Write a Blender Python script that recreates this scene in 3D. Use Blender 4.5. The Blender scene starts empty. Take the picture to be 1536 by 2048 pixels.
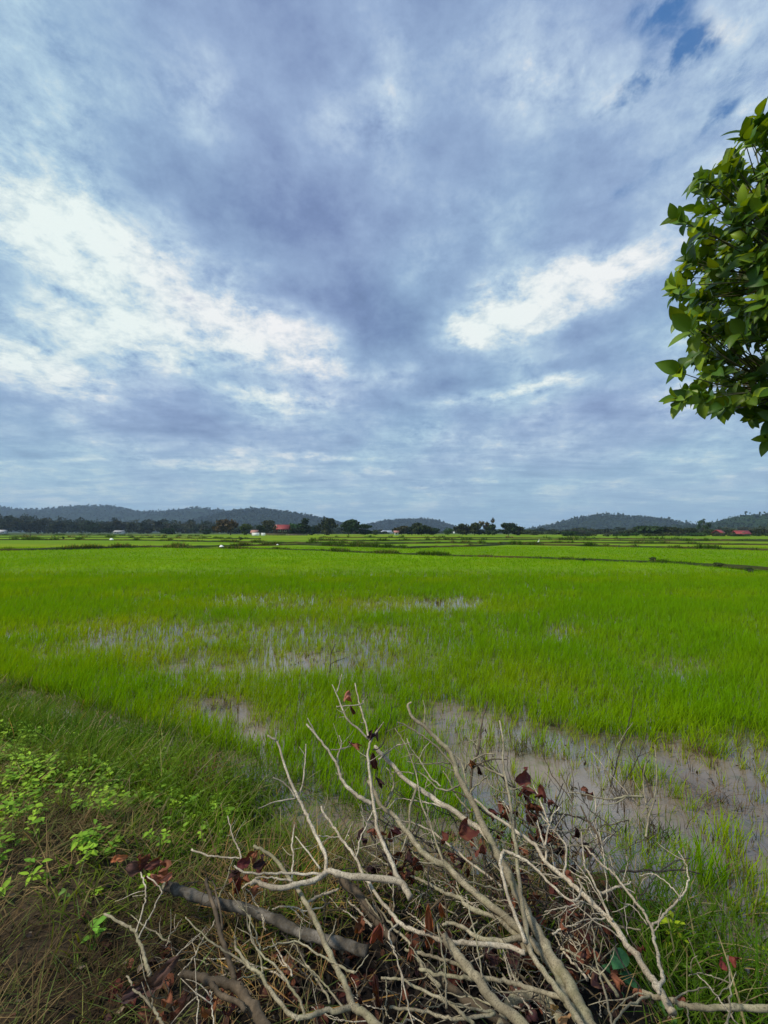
import bpy, math, random
import numpy as np
from mathutils import Vector, noise as mnoise
random.seed(7); RNG = np.random.default_rng(7)
S = bpy.context.scene
COL = S.collection
R = math.radians

# ------------------------------------------------------------------ camera
F = 853.0                      # focal length in pixels of the 1536x2048 frame
HY = 1064.0                    # pixel row of the horizon
PITCH = math.atan((HY-1024)/F)
EYE = 1.6
cam = bpy.data.cameras.new('camera'); cam_o = bpy.data.objects.new('camera', cam); COL.objects.link(cam_o)
cam.sensor_fit = 'VERTICAL'; cam.sensor_height = 36; cam.sensor_width = 27
cam.lens = F/2048*36
cam.clip_start = 0.05; cam.clip_end = 30000
cam_o.location = (0, 0, EYE); cam_o.rotation_euler = (math.pi/2+PITCH, 0, 0)
S.camera = cam_o
S.render.resolution_x = 768; S.render.resolution_y = 1024

# ------------------------------------------------------------------ sun, exposure
SUN_EL, SUN_AZ = 50, 250       # azimuth clockwise from +Y: the sun stands high at the left, a little behind
sun = bpy.data.lights.new('sun', 'SUN'); sun_o = bpy.data.objects.new('sun', sun); COL.objects.link(sun_o)
sun.energy = 4.0; sun.angle = R(7); sun.color = (1.0, 0.92, 0.78)
sd = Vector((math.sin(R(SUN_AZ))*math.cos(R(SUN_EL)), math.cos(R(SUN_AZ))*math.cos(R(SUN_EL)), math.sin(R(SUN_EL))))
sun_o.rotation_euler = sd.to_track_quat('Z', 'Y').to_euler()
sun_o.location = (0, 0, 60)
S.view_settings.view_transform = 'Standard'; S.view_settings.look = 'None'
S.view_settings.exposure = 0; S.view_settings.gamma = 1
S.cycles.max_bounces = 6; S.cycles.diffuse_bounces = 3; S.cycles.glossy_bounces = 3
S.cycles.transmission_bounces = 3; S.cycles.volume_bounces = 0; S.cycles.transparent_max_bounces = 4

def lin(r, g, b):
    f = lambda c: (c/255/12.92) if c/255 <= .04045 else ((c/255+.055)/1.055)**2.4
    return (f(r), f(g), f(b), 1)

# ------------------------------------------------------------------ node helper
class NT:
    def __init__(s, tree): s.t = tree; s.t.nodes.clear()
    def n(s, typ, **kw):
        nd = s.t.nodes.new(typ)
        for k, v in kw.items():
            if k == 'ins':
                for kk, vv in v.items():
                    sock = nd.inputs[kk]
                    if isinstance(vv, bpy.types.NodeSocket): s.t.links.new(vv, sock)
                    else: sock.default_value = vv
            else: setattr(nd, k, v)
        return nd
    def math(s, op, a, b=None, c=None, clamp=False):
        ins = {0: a}
        if b is not None: ins[1] = b
        if c is not None: ins[2] = c
        return s.n('ShaderNodeMath', operation=op, use_clamp=clamp, ins=ins).outputs[0]
    def vec(s, op, a, b=None, c=None, out=0):
        ins = {0: a}
        if b is not None: ins[1] = b
        if c is not None: ins[2] = c
        return s.n('ShaderNodeVectorMath', operation=op, ins=ins).outputs[out]
    def noise(s, v, scale, detail=4, rough=.55, dist=0, out=0, typ='FBM'):
        return s.n('ShaderNodeTexNoise', noise_type=typ, ins={'Vector': v, 'Scale': scale, 'Detail': detail, 'Roughness': rough, 'Distortion': dist}).outputs[out]
    def remap(s, v, a, b, c, d, smooth=True):
        return s.n('ShaderNodeMapRange', interpolation_type='SMOOTHSTEP' if smooth else 'LINEAR',
                   ins={0: v, 1: a, 2: b, 3: c, 4: d}).outputs[0]
    def mix(s, f, a, b, mode='MIX'):
        nd = s.n('ShaderNodeMix', data_type='RGBA', blend_type=mode)
        for i, v in ((0, f), (6, a), (7, b)):
            if isinstance(v, bpy.types.NodeSocket): s.t.links.new(v, nd.inputs[i])
            else: nd.inputs[i].default_value = v
        return nd.outputs[2]
    def ramp(s, f, stops):
        nd = s.n('ShaderNodeValToRGB', ins={0: f}); e = nd.color_ramp.elements
        while len(e) > 1: e.remove(e[-1])
        e[0].position, e[0].color = stops[0]
        for p, c in stops[1:]:
            x = e.new(p); x.color = c
        return nd.outputs[0]

def ray(px, py):
    xc = (px-768)/F; yc = (1024-py)/F
    return np.array([xc, math.cos(PITCH)-yc*math.sin(PITCH), math.sin(PITCH)+yc*math.cos(PITCH)])
def at(px, py, Y):             # the point at distance Y (metres ahead) seen at this pixel
    d = ray(px, py); t = Y/d[1]
    return Vector((d[0]*t, Y, EYE+d[2]*t))
def on_plane(px, py, z):
    d = ray(px, py); t = (z-EYE)/d[2]
    return Vector((d[0]*t, d[1]*t, z))

# ------------------------------------------------------------------ world: broken overcast over a clear blue sky
W = bpy.data.worlds.new('World'); S.world = W; W.use_nodes = True
t = NT(W.node_tree)
sky = t.n('ShaderNodeTexSky', sky_type='NISHITA', sun_disc=False, sun_elevation=R(SUN_EL), sun_rotation=R(SUN_AZ))
g = t.n('ShaderNodeTexCoord').outputs['Generated']
D = t.vec('NORMALIZE', g)
sx = t.n('ShaderNodeSeparateXYZ', ins={0: D})
zz = t.math('MAXIMUM', sx.outputs[2], 0.0)
inv = t.math('DIVIDE', 1.0, t.math('ADD', zz, 0.10))
X = t.math('MULTIPLY', sx.outputs[0], inv); Yp = t.math('MULTIPLY', sx.outputs[1], inv)
plane = t.n('ShaderNodeCombineXYZ', ins={0: X, 1: Yp, 2: 0.0}).outputs[0]
pl_s = t.vec('MULTIPLY', plane, (1.0, 0.62, 1.0))
wn = t.vec('SUBTRACT', t.noise(pl_s, 1.1, 5, .6, out=1), (.5, .5, .5))
wamp = t.math('ADD', t.math('MULTIPLY', zz, 0.40), 0.02)
Dw = t.vec('ADD', D, t.vec('SCALE', wn)) if False else None
sc = t.n('ShaderNodeVectorMath', operation='SCALE', ins={0: wn}); t.t.links.new(wamp, sc.inputs['Scale'])
Dw = t.vec('ADD', D, sc.outputs[0])
def blob(px, py, rx, ry, amp, vec=None):
    amp *= .72 if amp < 0 else .84
    c = Vector(ray(px, py)); c.normalize()
    c2 = Vector(ray(px+rx, py)).normalized(); c3 = Vector(ray(px, py-ry)).normalized()
    ax = (c2-c).length; az = (c3-c).length
    s = (1/ax, 1/max(ax, az), 1/az)
    v = t.vec('MULTIPLY_ADD', Dw if vec is None else vec, s, (-c.x*s[0], -c.y*s[1], -c.z*s[2]))
    l = t.vec('LENGTH', v, out=1)
    return t.remap(l, 0.0, 1.5, amp, 0.0)
def addup(lst):
    a = lst[0]
    for b in lst[1:]: a = t.math('ADD', a, b)
    return a
BL = [ # px, py, rx, ry, amount : how much lighter or darker the cloud sheet is in that part of the sky
 (100,90,240,130,.02),(150,330,200,110,.10),(400,230,110,90,.13),(545,90,150,130,-.13),(600,190,110,90,-.06),
 (770,130,90,90,.06),(775,270,60,45,.15),(900,60,150,90,-.16),(1080,190,170,120,.12),(1430,60,110,70,.12),
 (500,420,250,80,-.12),(700,480,250,70,-.12),(330,370,120,50,-.04),(950,330,200,60,-.06),
 (170,460,170,100,.34),(290,570,170,85,.34),(430,650,170,65,.40),(570,680,120,55,.38),(180,660,180,70,.36),(330,500,110,60,.14),(60,500,90,60,.14),(60,400,100,60,.16),
 (20,610,90,70,-.16),(110,755,170,42,.36),(290,710,130,40,.18),(30,840,150,30,-.02),
 (740,620,190,80,-.16),(640,590,120,50,-.10),(810,660,110,50,-.13),(870,560,80,40,-.06),
 (1100,580,170,66,.50),(1000,640,130,40,.42),(1220,545,130,55,.36),(1340,500,110,60,.20),(920,660,80,25,.26),
 (1150,450,150,50,-.03),(1300,400,120,60,.06),(1500,300,100,120,.12),
 (1060,700,200,30,.14),(1250,680,150,50,-.05),(1180,620,100,25,-.03),
 (560,785,140,32,.32),(430,860,150,38,-.16),(700,850,130,25,-.05),(950,800,110,22,.22),(1090,775,110,17,.30),(1380,800,150,25,.16),(700,740,160,25,.12),
 (820,780,140,35,-.05),(1150,830,200,30,-.04),(330,920,200,12,.20),(640,912,90,9,.20),(560,940,240,10,.12),
 (100,950,240,20,.02),(1200,900,330,30,.00),(600,1000,700,30,.06),(250,985,240,12,.10)]
bl = addup([blob(*b) for b in BL])
# cloud texture, laid out on the cloud layer itself so it runs together towards the horizon
n1 = t.noise(pl_s, 1.5, 7, .52, .3)
n2 = t.noise(t.vec('MULTIPLY', plane, (1.0, 0.9, 1.0)), 6.5, 8, .66, .4)
n4 = t.noise(D, 6.0, 8, .60, .1)
n5 = t.noise(t.vec('MULTIPLY', D, (1.0, 1.0, 1.7)), 15.0, 8, .68, .15)
n3 = t.noise(t.vec('MULTIPLY', plane, (.35, 1.0, 1.0)), 2.6, 5, .6, .3)
B0 = t.remap(zz, .08, .38, .09, 0)
hor = t.remap(zz, 0.02, 0.42, 1.0, 0.0)
def gain(n, a): return t.math('MULTIPLY', t.math('SUBTRACT', n, .5), a)
B = t.math('ADD', t.math('ADD', bl, t.math('ADD', B0, 0.555)), t.math('ADD', gain(n1, .50), gain(n4, .36)))
B = t.math('ADD', B, t.math('MULTIPLY', gain(n3, .95), hor))
brk = t.remap(B, .48, .85, .16, 1.0)
B = t.math('ADD', B, t.math('MULTIPLY', t.math('ADD', gain(n2, .9), gain(n5, 1.25)), brk))
cl = t.ramp(B, [(0.0, lin(70, 90, 122)), (.22, lin(90, 110, 148)), (.40, lin(122, 143, 184)), (.55, lin(152, 175, 209)),
                (.70, lin(184, 204, 226)), (.85, lin(222, 228, 234)), (1.0, lin(246, 246, 246))])
# tint drifts between lilac and blue-grey
tn = t.noise(pl_s, .8, 2, .5)
cl = t.mix(t.remap(tn, .38, .62, 0, 1), t.mix(1.0, cl, (1.0, 1.0, 1.01, 1), 'MULTIPLY'), t.mix(1.0, cl, (.93, 1.03, 1.0, 1), 'MULTIPLY'))
# towards the horizon the cloud is a pale cyan grey
cl = t.mix(t.remap(zz, 0.0, .30, 1.0, 0), cl, t.mix(.68, cl, lin(164, 197, 214)))
HOLES = [(1290,60,70,55,.9),(1240,170,130,35,.75),(1340,120,60,50,.6),(1420,180,60,35,.8),(1150,165,50,25,.5),(1400,275,35,25,.6),
         (1530,120,50,50,.5),(840,325,30,14,.5),(955,575,30,15,.45),(1240,385,60,20,.4),(850,975,150,12,.3),(380,600,40,16,.4),(1350,320,60,25,.4)]
ho = addup([blob(b[0], b[1], b[2]*1.1, b[3]*1.2, b[4]*1.05) for b in HOLES])
hm = t.math('MULTIPLY', ho, t.remap(t.noise(t.vec('MULTIPLY', plane, (1.0, .8, 1.0)), 10.0, 8, .64, .2), .36, .66, .0, 2.2, False))
hm = t.remap(hm, .10, 1.0, 0, .95)
clear = t.mix(.75, t.vec('SCALE', sky.outputs[0]) if False else sky.outputs[0], tuple(10*c for c in lin(62, 120, 186)[:3])+(1,))
cl10 = t.n('ShaderNodeVectorMath', operation='SCALE', ins={0: cl}); cl10.inputs['Scale'].default_value = 10.0
full = t.mix(hm, cl10.outputs[0], clear)
# added fill light: the unseen sky overhead and behind the photographer is brightened
lift = t.math('ADD', t.remap(sx.outputs[1], .15, -.5, 0, .25), t.remap(zz, .80, .98, 0, .4))
lf = t.n('ShaderNodeVectorMath', operation='SCALE', ins={0: full}); t.t.links.new(t.math('ADD', lift, 1.0), lf.inputs['Scale'])
bg = t.n('ShaderNodeBackground', ins={'Color': lf.outputs[0], 'Strength': 0.10})
out = t.n('ShaderNodeOutputWorld', ins={'Surface': bg.outputs[0]})

# ------------------------------------------------------------------ object helpers
def tag(o, label=None, cat=None, group=None, kind=None):
    if label: o['label'] = label
    if cat: o['category'] = cat
    if group: o['group'] = group
    if kind: o['kind'] = kind
    return o
def new_mesh(name, verts, faces_flat, counts, mat, parent=None, col=None, smooth=False, mats=None, midx=None):
    """verts (N,3); faces_flat: vertex index per corner; counts: corners per face; col: (N,3) per vertex colour"""
    me = bpy.data.meshes.new(name)
    verts = np.ascontiguousarray(verts, dtype=np.float32); faces_flat = np.ascontiguousarray(faces_flat, dtype=np.int32)
    counts = np.ascontiguousarray(counts, dtype=np.int32)
    me.vertices.add(len(verts)); me.vertices.foreach_set('co', verts.ravel())
    me.loops.add(len(faces_flat)); me.loops.foreach_set('vertex_index', faces_flat)
    st = np.zeros(len(counts), dtype=np.int32); st[1:] = np.cumsum(counts)[:-1]
    me.polygons.add(len(counts)); me.polygons.foreach_set('loop_start', st)
    if smooth: me.polygons.foreach_set('use_smooth', np.ones(len(counts), dtype=bool))
    if mats:
        for m in mats: me.materials.append(m)
        me.polygons.foreach_set('material_index', np.ascontiguousarray(midx, dtype=np.int32))
    else: me.materials.append(mat)
    me.update(calc_edges=True)
    if col is not None:
        a = me.color_attributes.new('tint', 'FLOAT_COLOR', 'POINT')
        c = np.ones((len(verts), 4), dtype=np.float32); c[:, :3] = col
        a.data.foreach_set('color', c.ravel())
    o = bpy.data.objects.new(name, me); COL.objects.link(o)
    if parent: o.parent = parent
    return o
def empty(name, loc, rz=0):
    o = bpy.data.objects.new(name, None); COL.objects.link(o); o.location = loc; o.rotation_euler = (0, 0, rz)
    o.empty_display_size = .2
    return o
def copy_tree(o, parent=None):
    c = o.copy(); COL.objects.link(c); c.parent = parent
    for ch in list(o.children): copy_tree(ch, c)
    return c
class MB:
    """collects polygons for one mesh"""
    def __init__(s): s.v = []; s.f = []; s.c = []
    def add(s, vs, fs, col=(1, 1, 1)):
        b = len(s.v); s.v.extend([tuple(v) for v in vs]); s.c.extend([col]*len(vs))
        s.f.extend([[b+i for i in f] for f in fs])
    def box(s, x0, x1, y0, y1, z0, z1, col=(1, 1, 1)):
        s.add([(x0,y0,z0),(x1,y0,z0),(x1,y1,z0),(x0,y1,z0),(x0,y0,z1),(x1,y0,z1),(x1,y1,z1),(x0,y1,z1)],
              [(3,2,1,0),(4,5,6,7),(0,1,5,4),(1,2,6,5),(2,3,7,6),(3,0,4,7)], col)
    def build(s, name, mat, parent=None, smooth=False):
        return new_mesh(name, np.array(s.v), [i for f in s.f for i in f], [len(f) for f in s.f], mat, parent,
                        np.array(s.c), smooth)

# value noise for laying things out
def _h(ix, iy, seed):
    n = (ix*374761393 + iy*668265263 + seed*974711) & 0xffffffff
    n = ((n ^ (n >> 13))*1274126177) & 0xffffffff
    return ((n ^ (n >> 16)) & 0xffffff)/float(0xffffff)
def vnoise(x, y, seed=0):
    x = np.asarray(x, dtype=np.float64); y = np.asarray(y, dtype=np.float64)
    ix = np.floor(x).astype(np.int64); iy = np.floor(y).astype(np.int64); fx = x-ix; fy = y-iy
    fx = fx*fx*(3-2*fx); fy = fy*fy*(3-2*fy)
    a = _h(ix, iy, seed); b = _h(ix+1, iy, seed); c = _h(ix, iy+1, seed); d = _h(ix+1, iy+1, seed)
    return (a*(1-fx)+b*fx)*(1-fy)+(c*(1-fx)+d*fx)*fy
def fbm(x, y, oct=4, seed=0):
    s = 0; a = .5; tot = 0
    for i in range(oct):
        s = s+a*vnoise(x*2**i, y*2**i, seed+i*17); tot += a; a *= .5
    return s/tot
def sstep(a, b, x):
    u = np.clip((x-a)/(b-a), 0, 1); return u*u*(3-2*u)

# ------------------------------------------------------------------ materials
def mat(name, build):
    m = bpy.data.materials.new(name); m.use_nodes = True
    tt = NT(m.node_tree); build(tt); return m
def plant_mat(name, trans=.35, rough=.5, tint=(1, 1, 1), spec=.3):
    def b(tt):
        a = tt.n('ShaderNodeVertexColor', layer_name='tint').outputs[0]
        c = tt.mix(1.0, a, tint+(1,), 'MULTIPLY')
        p = tt.n('ShaderNodeBsdfPrincipled', ins={'Base Color': c, 'Roughness': rough, 'Specular IOR Level': spec})
        tc = tt.mix(1.0, c, (1.6, 1.35, .3, 1), 'MULTIPLY')
        tr = tt.n('ShaderNodeBsdfTranslucent', ins={'Color': tc})
        mx = tt.n('ShaderNodeMixShader', ins={0: trans, 1: p.outputs[0], 2: tr.outputs[0]})
        tt.n('ShaderNodeOutputMaterial', ins={0: mx.outputs[0]})
    return mat(name, b)
def plain(name, c, rough=.7, var=.25, scale=8.0, bump=.0, bs=40.0, spec=.3):
    def b(tt):
        o = tt.n('ShaderNodeTexCoord').outputs['Object']
        n = tt.noise(o, scale, 5, .6)
        col = tt.mix(tt.remap(n, .3, .7, 0, 1), tuple(x*(1-var) for x in c[:3])+(1,), tuple(min(1, x*(1+var)) for x in c[:3])+(1,))
        p = tt.n('ShaderNodeBsdfPrincipled', ins={'Base Color': col, 'Roughness': rough, 'Specular IOR Level': spec})
        if bump:
            bm = tt.n('ShaderNodeBump', ins={'Strength': bump, 'Distance': .01, 'Height': tt.noise(o, bs, 4, .6)})
            tt.t.links.new(bm.outputs[0], p.inputs['Normal'])
        tt.n('ShaderNodeOutputMaterial', ins={0: p.outputs[0]})
    return mat(name, b)
def tinted(name, rough=.8, var=.3, scale=20.0, spec=.2, bump=.3):
    """vertex tint broken up by noise"""
    def b(tt):
        o = tt.n('ShaderNodeTexCoord').outputs['Object']
        a = tt.n('ShaderNodeVertexColor', layer_name='tint').outputs[0]
        n = tt.noise(o, scale, 6, .65)
        n2 = tt.noise(o, scale*.13, 4, .6)
        k = tt.math('MULTIPLY', tt.remap(n, .3, .7, 1-var, 1+var, False), tt.remap(n2, .3, .7, 1-var*.6, 1+var*.6, False))
        kk = tt.n('ShaderNodeVectorMath', operation='SCALE', ins={0: a}); tt.t.links.new(k, kk.inputs['Scale'])
        p = tt.n('ShaderNodeBsdfPrincipled', ins={'Base Color': kk.outputs[0], 'Roughness': rough, 'Specular IOR Level': spec})
        bm = tt.n('ShaderNodeBump', ins={'Strength': bump, 'Distance': .02, 'Height': n})
        tt.t.links.new(bm.outputs[0], p.inputs['Normal'])
        tt.n('ShaderNodeOutputMaterial', ins={0: p.outputs[0]})
    return mat(name, b)
def bark_mat(name, c0, c1, speck=(.075, .06, .04), sc=60.0, moss=0.0):
    def b(tt):
        o = tt.n('ShaderNodeTexCoord').outputs['Object']
        n = tt.noise(o, 14.0, 5, .6)
        c = tt.mix(tt.remap(n, .35, .65, 0, 1), c0+(1,), c1+(1,))
        c = tt.mix(tt.remap(tt.noise(o, 4.5, 3, .6), .35, .62, .6, 0), c, tuple(x*.5 for x in c0)+(1,))
        s = tt.noise(o, sc*4, 3, .7)
        c = tt.mix(tt.remap(tt.noise(o, sc*.7, 4, .7), .40, .68, 0, .55), c, tuple(x*.45 for x in c0)+(1,))
        c = tt.mix(tt.remap(s, .50, .64, 0, .85), c, speck+(1,))
        if moss:
            c = tt.mix(tt.remap(tt.noise(o, 9.0, 4, .6), .45, .65, 0, moss), c, (.16, .17, .07, 1))
        p = tt.n('ShaderNodeBsdfPrincipled', ins={'Base Color': c, 'Roughness': .75, 'Specular IOR Level': .2})
        bm = tt.n('ShaderNodeBump', ins={'Strength': .7, 'Distance': .12/sc, 'Height': tt.noise(o, sc*1.6, 6, .7)})
        tt.t.links.new(bm.outputs[0], p.inputs['Normal'])
        tt.n('ShaderNodeOutputMaterial', ins={0: p.outputs[0]})
    return mat(name, b)
M = dict(
 rice=plant_mat('rice leaf', .45, .7, spec=.02), grass=plant_mat('grass leaf', .36, .7, spec=.04), dry=plant_mat('dry grass', .15, .8, spec=.1),
 weed=plant_mat('weed leaf', .3, .6, spec=.12), leaf=plant_mat('tree leaf', .30, .42, spec=.3),
 far=plant_mat('far foliage', .1, .8, spec=.05),
 ground=tinted('soil and turf', .95, .45, 14.0, .1, .6), farfield=tinted('far field', .9, .2, .35, .05, .1),
 hill=tinted('forested hill', 1.0, .4, .05, .0, .6),
 pale=bark_mat('pale dry bark', (.42, .345, .24), (.62, .54, .40)),
 grey=bark_mat('greenish grey bark', (.24, .20, .125), (.42, .36, .24), moss=.3),
 brown=bark_mat('brown bark', (.07, .05, .03), (.15, .11, .07)),
 dark=bark_mat('blackened twig', (.03, .024, .02), (.06, .05, .04)),
 log=bark_mat('cracked log bark', (.04, .034, .025), (.24, .21, .17), sc=22),
 cut=plain('cut wood', (.55, .42, .22), .8, .3, 60.0),
 trunk=plain('far trunk', (.10, .08, .06), .9),
 deadleaf=plant_mat('dead leaf', .15, .7, spec=.1),
)
def _water(tt):
    o = tt.n('ShaderNodeNewGeometry').outputs['Position']
    n = tt.noise(o, 1.1, 5, .6); n2 = tt.noise(o, 14.0, 5, .65)
    c = tt.mix(tt.remap(n, .3, .7, 0, 1), (.110, .083, .057, 1), (.185, .143, .102, 1))
    c = tt.mix(tt.remap(n2, .52, .70, 0, .6), c, (.07, .06, .03, 1))
    c = tt.mix(tt.remap(tt.noise(o, 3.0, 5, .65), .50, .64, 0, .75), c, (.080, .085, .025, 1))
    cw = tt.remap(tt.noise(o, .95, 4, .62), .44, .60, 0, 1)
    c = tt.mix(cw, c, tt.mix(1.0, c, (.62, .60, .58, 1), 'MULTIPLY'))
    p = tt.n('ShaderNodeBsdfPrincipled', ins={'Base Color': c, 'IOR': tt.math('ADD', tt.math('MULTIPLY', cw, 1.0), 1.55), 'Roughness': tt.remap(tt.noise(o, 2.3, 3, .6), .45, .6, .015, .07)})
    bm = tt.n('ShaderNodeBump', ins={'Strength': .10, 'Distance': .008, 'Height': tt.noise(o, 30.0, 4, .6)})
    tt.t.links.new(bm.outputs[0], p.inputs['Normal'])
    tt.n('ShaderNodeOutputMaterial', ins={0: p.outputs[0]})
M['water'] = mat('muddy water', _water)

# ------------------------------------------------------------------ lie of the land
ZW = -0.5                                  # water level of the flooded field; the bank the photographer stands on is at 0
EDGE = np.array([(-400, 150), (-60, 30), (-13, 9.6), (-5.7, 6.2), (-2.75, 4.75), (-1.25, 3.95), (-0.3, 3.3), (0.7, 3.05), (1.55, 2.85), (1.72, 2.5), (2.1, 2.15), (3.6, 1.0), (9, -2.5), (60, -30), (400, -200)])
def edge_d(x, y):
    best = np.full(np.shape(x), 1e9)
    for (ax, ay), (bx, by) in zip(EDGE[:-1], EDGE[1:]):
        dx, dy = bx-ax, by-ay; L = dx*dx+dy*dy
        u = np.clip(((x-ax)*dx+(y-ay)*dy)/L, 0, 1)
        best = np.minimum(best, np.hypot(x-ax-u*dx, y-ay-u*dy))
    return np.where(y < np.interp(x, EDGE[:, 0], EDGE[:, 1]), best, -best)
def terrain(x, y):
    x = np.asarray(x, float); y = np.asarray(y, float)
    d = edge_d(x, y)+(fbm(x*1.3, y*1.3, 3, 5)-.5)*.5
    z = -.60+.60*sstep(-.15, 1.75, d)
    near = 1-sstep(15, 40, np.hypot(x, y))
    bump = (fbm(x*2.2, y*2.2, 3, 9)-.5)*.13*near
    mud = (fbm(x*1.7+9, y*1.7, 4, 31)-.5)*.22
    z = z+np.where(d > 0, bump, np.clip(mud, -.1, .13)*near*.95)
    # the dense standing crop hides the water beyond the first strip
    far = sstep(17, 27, y)*(1-sstep(-.5, 0, d))
    z = z*(1-far)+(-.335+(fbm(x*.35, y*.35, 3, 3)-.5)*.05)*far
    return z
def project(x, y, z):
    yy = y*math.cos(PITCH)+(z-EYE)*math.sin(PITCH); zz = -y*math.sin(PITCH)+(z-EYE)*math.cos(PITCH)
    yy = np.maximum(yy, .05)
    return 768+F*x/yy, 1024-F*zz/yy

def sinhspace(a, lim, n):
    T = math.asinh(lim/a); return a*np.sinh(np.linspace(-T, T, n))
gx = sinhspace(1.6, 6000, 560); gy = sinhspace(1.6, 6000, 560)+2.0
GX, GY = np.meshgrid(gx, gy)
GZ = terrain(GX, GY)
dd = edge_d(GX, GY)
c_soil = np.array((.060, .042, .024)); c_heap_shade = np.array((.010, .008, .007)); c_slope = np.array((.030, .038, .012))
c_mud = np.array((.13, .095, .07)); c_green = np.array((.100, .182, .001))
k = sstep(.9, 1.9, dd)[..., None]
Cg = c_slope*(1-k)+c_soil*k
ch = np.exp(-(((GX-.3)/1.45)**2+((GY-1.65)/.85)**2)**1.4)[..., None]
Cg = Cg*(1-ch)+c_heap_shade*ch  # shade beneath the branch heap, painted into the soil colour
m = sstep(.15, -.05, dd)[..., None] if False else (1-sstep(-.05, .25, dd))[..., None]
Cg = Cg*(1-m)+c_mud*m
f = (sstep(17, 25, GY)*(dd < -.5))[..., None]
strip = fbm(GX*.012, GY*.05, 3, 77)[..., None]
gr = c_green*(.9+.35*strip)*np.array((1, 1, 1))+np.array((.05, .02, 0))*sstep(.4, .65, fbm(GX*.01+4, GY*.035, 2, 13))[..., None]
Cg = Cg*(1-f)+gr*f
# turf and scrub where the paddies end
fr = (sstep(300, 420, np.hypot(GX, GY)))[..., None]
Cg = Cg*(1-fr)+np.array((.05, .075, .02))*fr
ny, nx = GX.shape
idx = np.arange(ny*nx).reshape(ny, nx)
fc = np.stack([idx[:-1, :-1], idx[:-1, 1:], idx[1:, 1:], idx[1:, :-1]], -1).reshape(-1, 4)
V = np.stack([GX, GY, GZ], -1).reshape(-1, 3)
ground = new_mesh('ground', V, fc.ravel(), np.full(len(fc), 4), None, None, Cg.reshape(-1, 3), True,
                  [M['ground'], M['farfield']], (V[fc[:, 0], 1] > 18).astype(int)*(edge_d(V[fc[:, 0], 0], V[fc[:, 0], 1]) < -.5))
tag(ground, kind='structure')
# water: one sheet over the first paddy, following the bank
wx = np.linspace(-75, 75, 151); top = 28.0
lo = np.interp(wx, EDGE[:, 0], EDGE[:, 1])-1.2
wv = np.array([(x, min(l, top-1), ZW) for x, l in zip(wx, lo)]+[(x, top, ZW) for x in wx])
wf = [(i, i+1, 151+i+1, 151+i) for i in range(150)]
water = new_mesh('paddy_water', wv, [i for q in wf for i in q], [4]*150, M['water'])
tag(water, kind='structure')

# ------------------------------------------------------------------ blades
def blades(name, P, h, w, az, lean, bend, c0, c1, mat_, segs=2, parent=None):
    """P (N,3); lean: sideways reach as a share of the height; bend: curl over; c0 foot colour, c1 tip colour (N,3)"""
    N = len(P); h = np.broadcast_to(h, N)[:, None]; w = np.broadcast_to(w, N)[:, None]
    dirv = np.stack([np.cos(az), np.sin(az), np.zeros(N)], -1)
    fa = az+np.pi/2+RNG.uniform(-.9, .9, N)
    side = np.stack([np.cos(fa), np.sin(fa), np.zeros(N)], -1)
    lean = np.broadcast_to(lean, N)[:, None]; bend = np.broadcast_to(bend, N)[:, None]
    up = np.array((0, 0, 1.0))
    rows = []; cols = []
    for i in range(segs+1):
        u = i/segs
        c = P+up*h*(u-bend*.75*u*u)+dirv*h*(lean*u+bend*u*u)
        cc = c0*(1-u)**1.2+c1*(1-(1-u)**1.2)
        if i < segs:
            ww = w*(1-.55*u**1.5)*.5
            rows += [c-side*ww, c+side*ww]; cols += [cc, cc]
        else: rows.append(c); cols.append(cc)
    k = len(rows); V = np.stack(rows, 1).reshape(-1, 3); C = np.stack(cols, 1).reshape(-1, 3)
    base = (np.arange(N)*k)[:, None]
    parts = []; cnt = []
    for i in range(segs-1): parts.append(base+np.array([2*i, 2*i+1, 2*i+3, 2*i+2]))
    parts.append(base+np.array([2*segs-2, 2*segs-1, 2*segs]))
    flat = np.concatenate(parts, 1).ravel()
    counts = np.tile(np.array([4]*(segs-1)+[3]), N)
    return V, flat, counts, C
def join_blades(name, sets, mat_, label=None):
    vs, fs, cs, co = [], [], [], []; b = 0
    for V, F_, c, C in sets:
        vs.append(V); fs.append(F_+b); cs.append(c); co.append(C); b += len(V)
    o = new_mesh(name, np.concatenate(vs), np.concatenate(fs), np.concatenate(cs), mat_, None, np.concatenate(co))
    return tag(o, label, kind='stuff')
def vary(c, N, s=.2, hue=.12):
    c = np.broadcast_to(np.asarray(c, float), (N, 3))
    return np.clip(c*(1+RNG.normal(0, s, (N, 1)))*(1+RNG.normal(0, hue, (N, 3))*np.array((1, .4, .6))), .002, .9)

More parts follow.
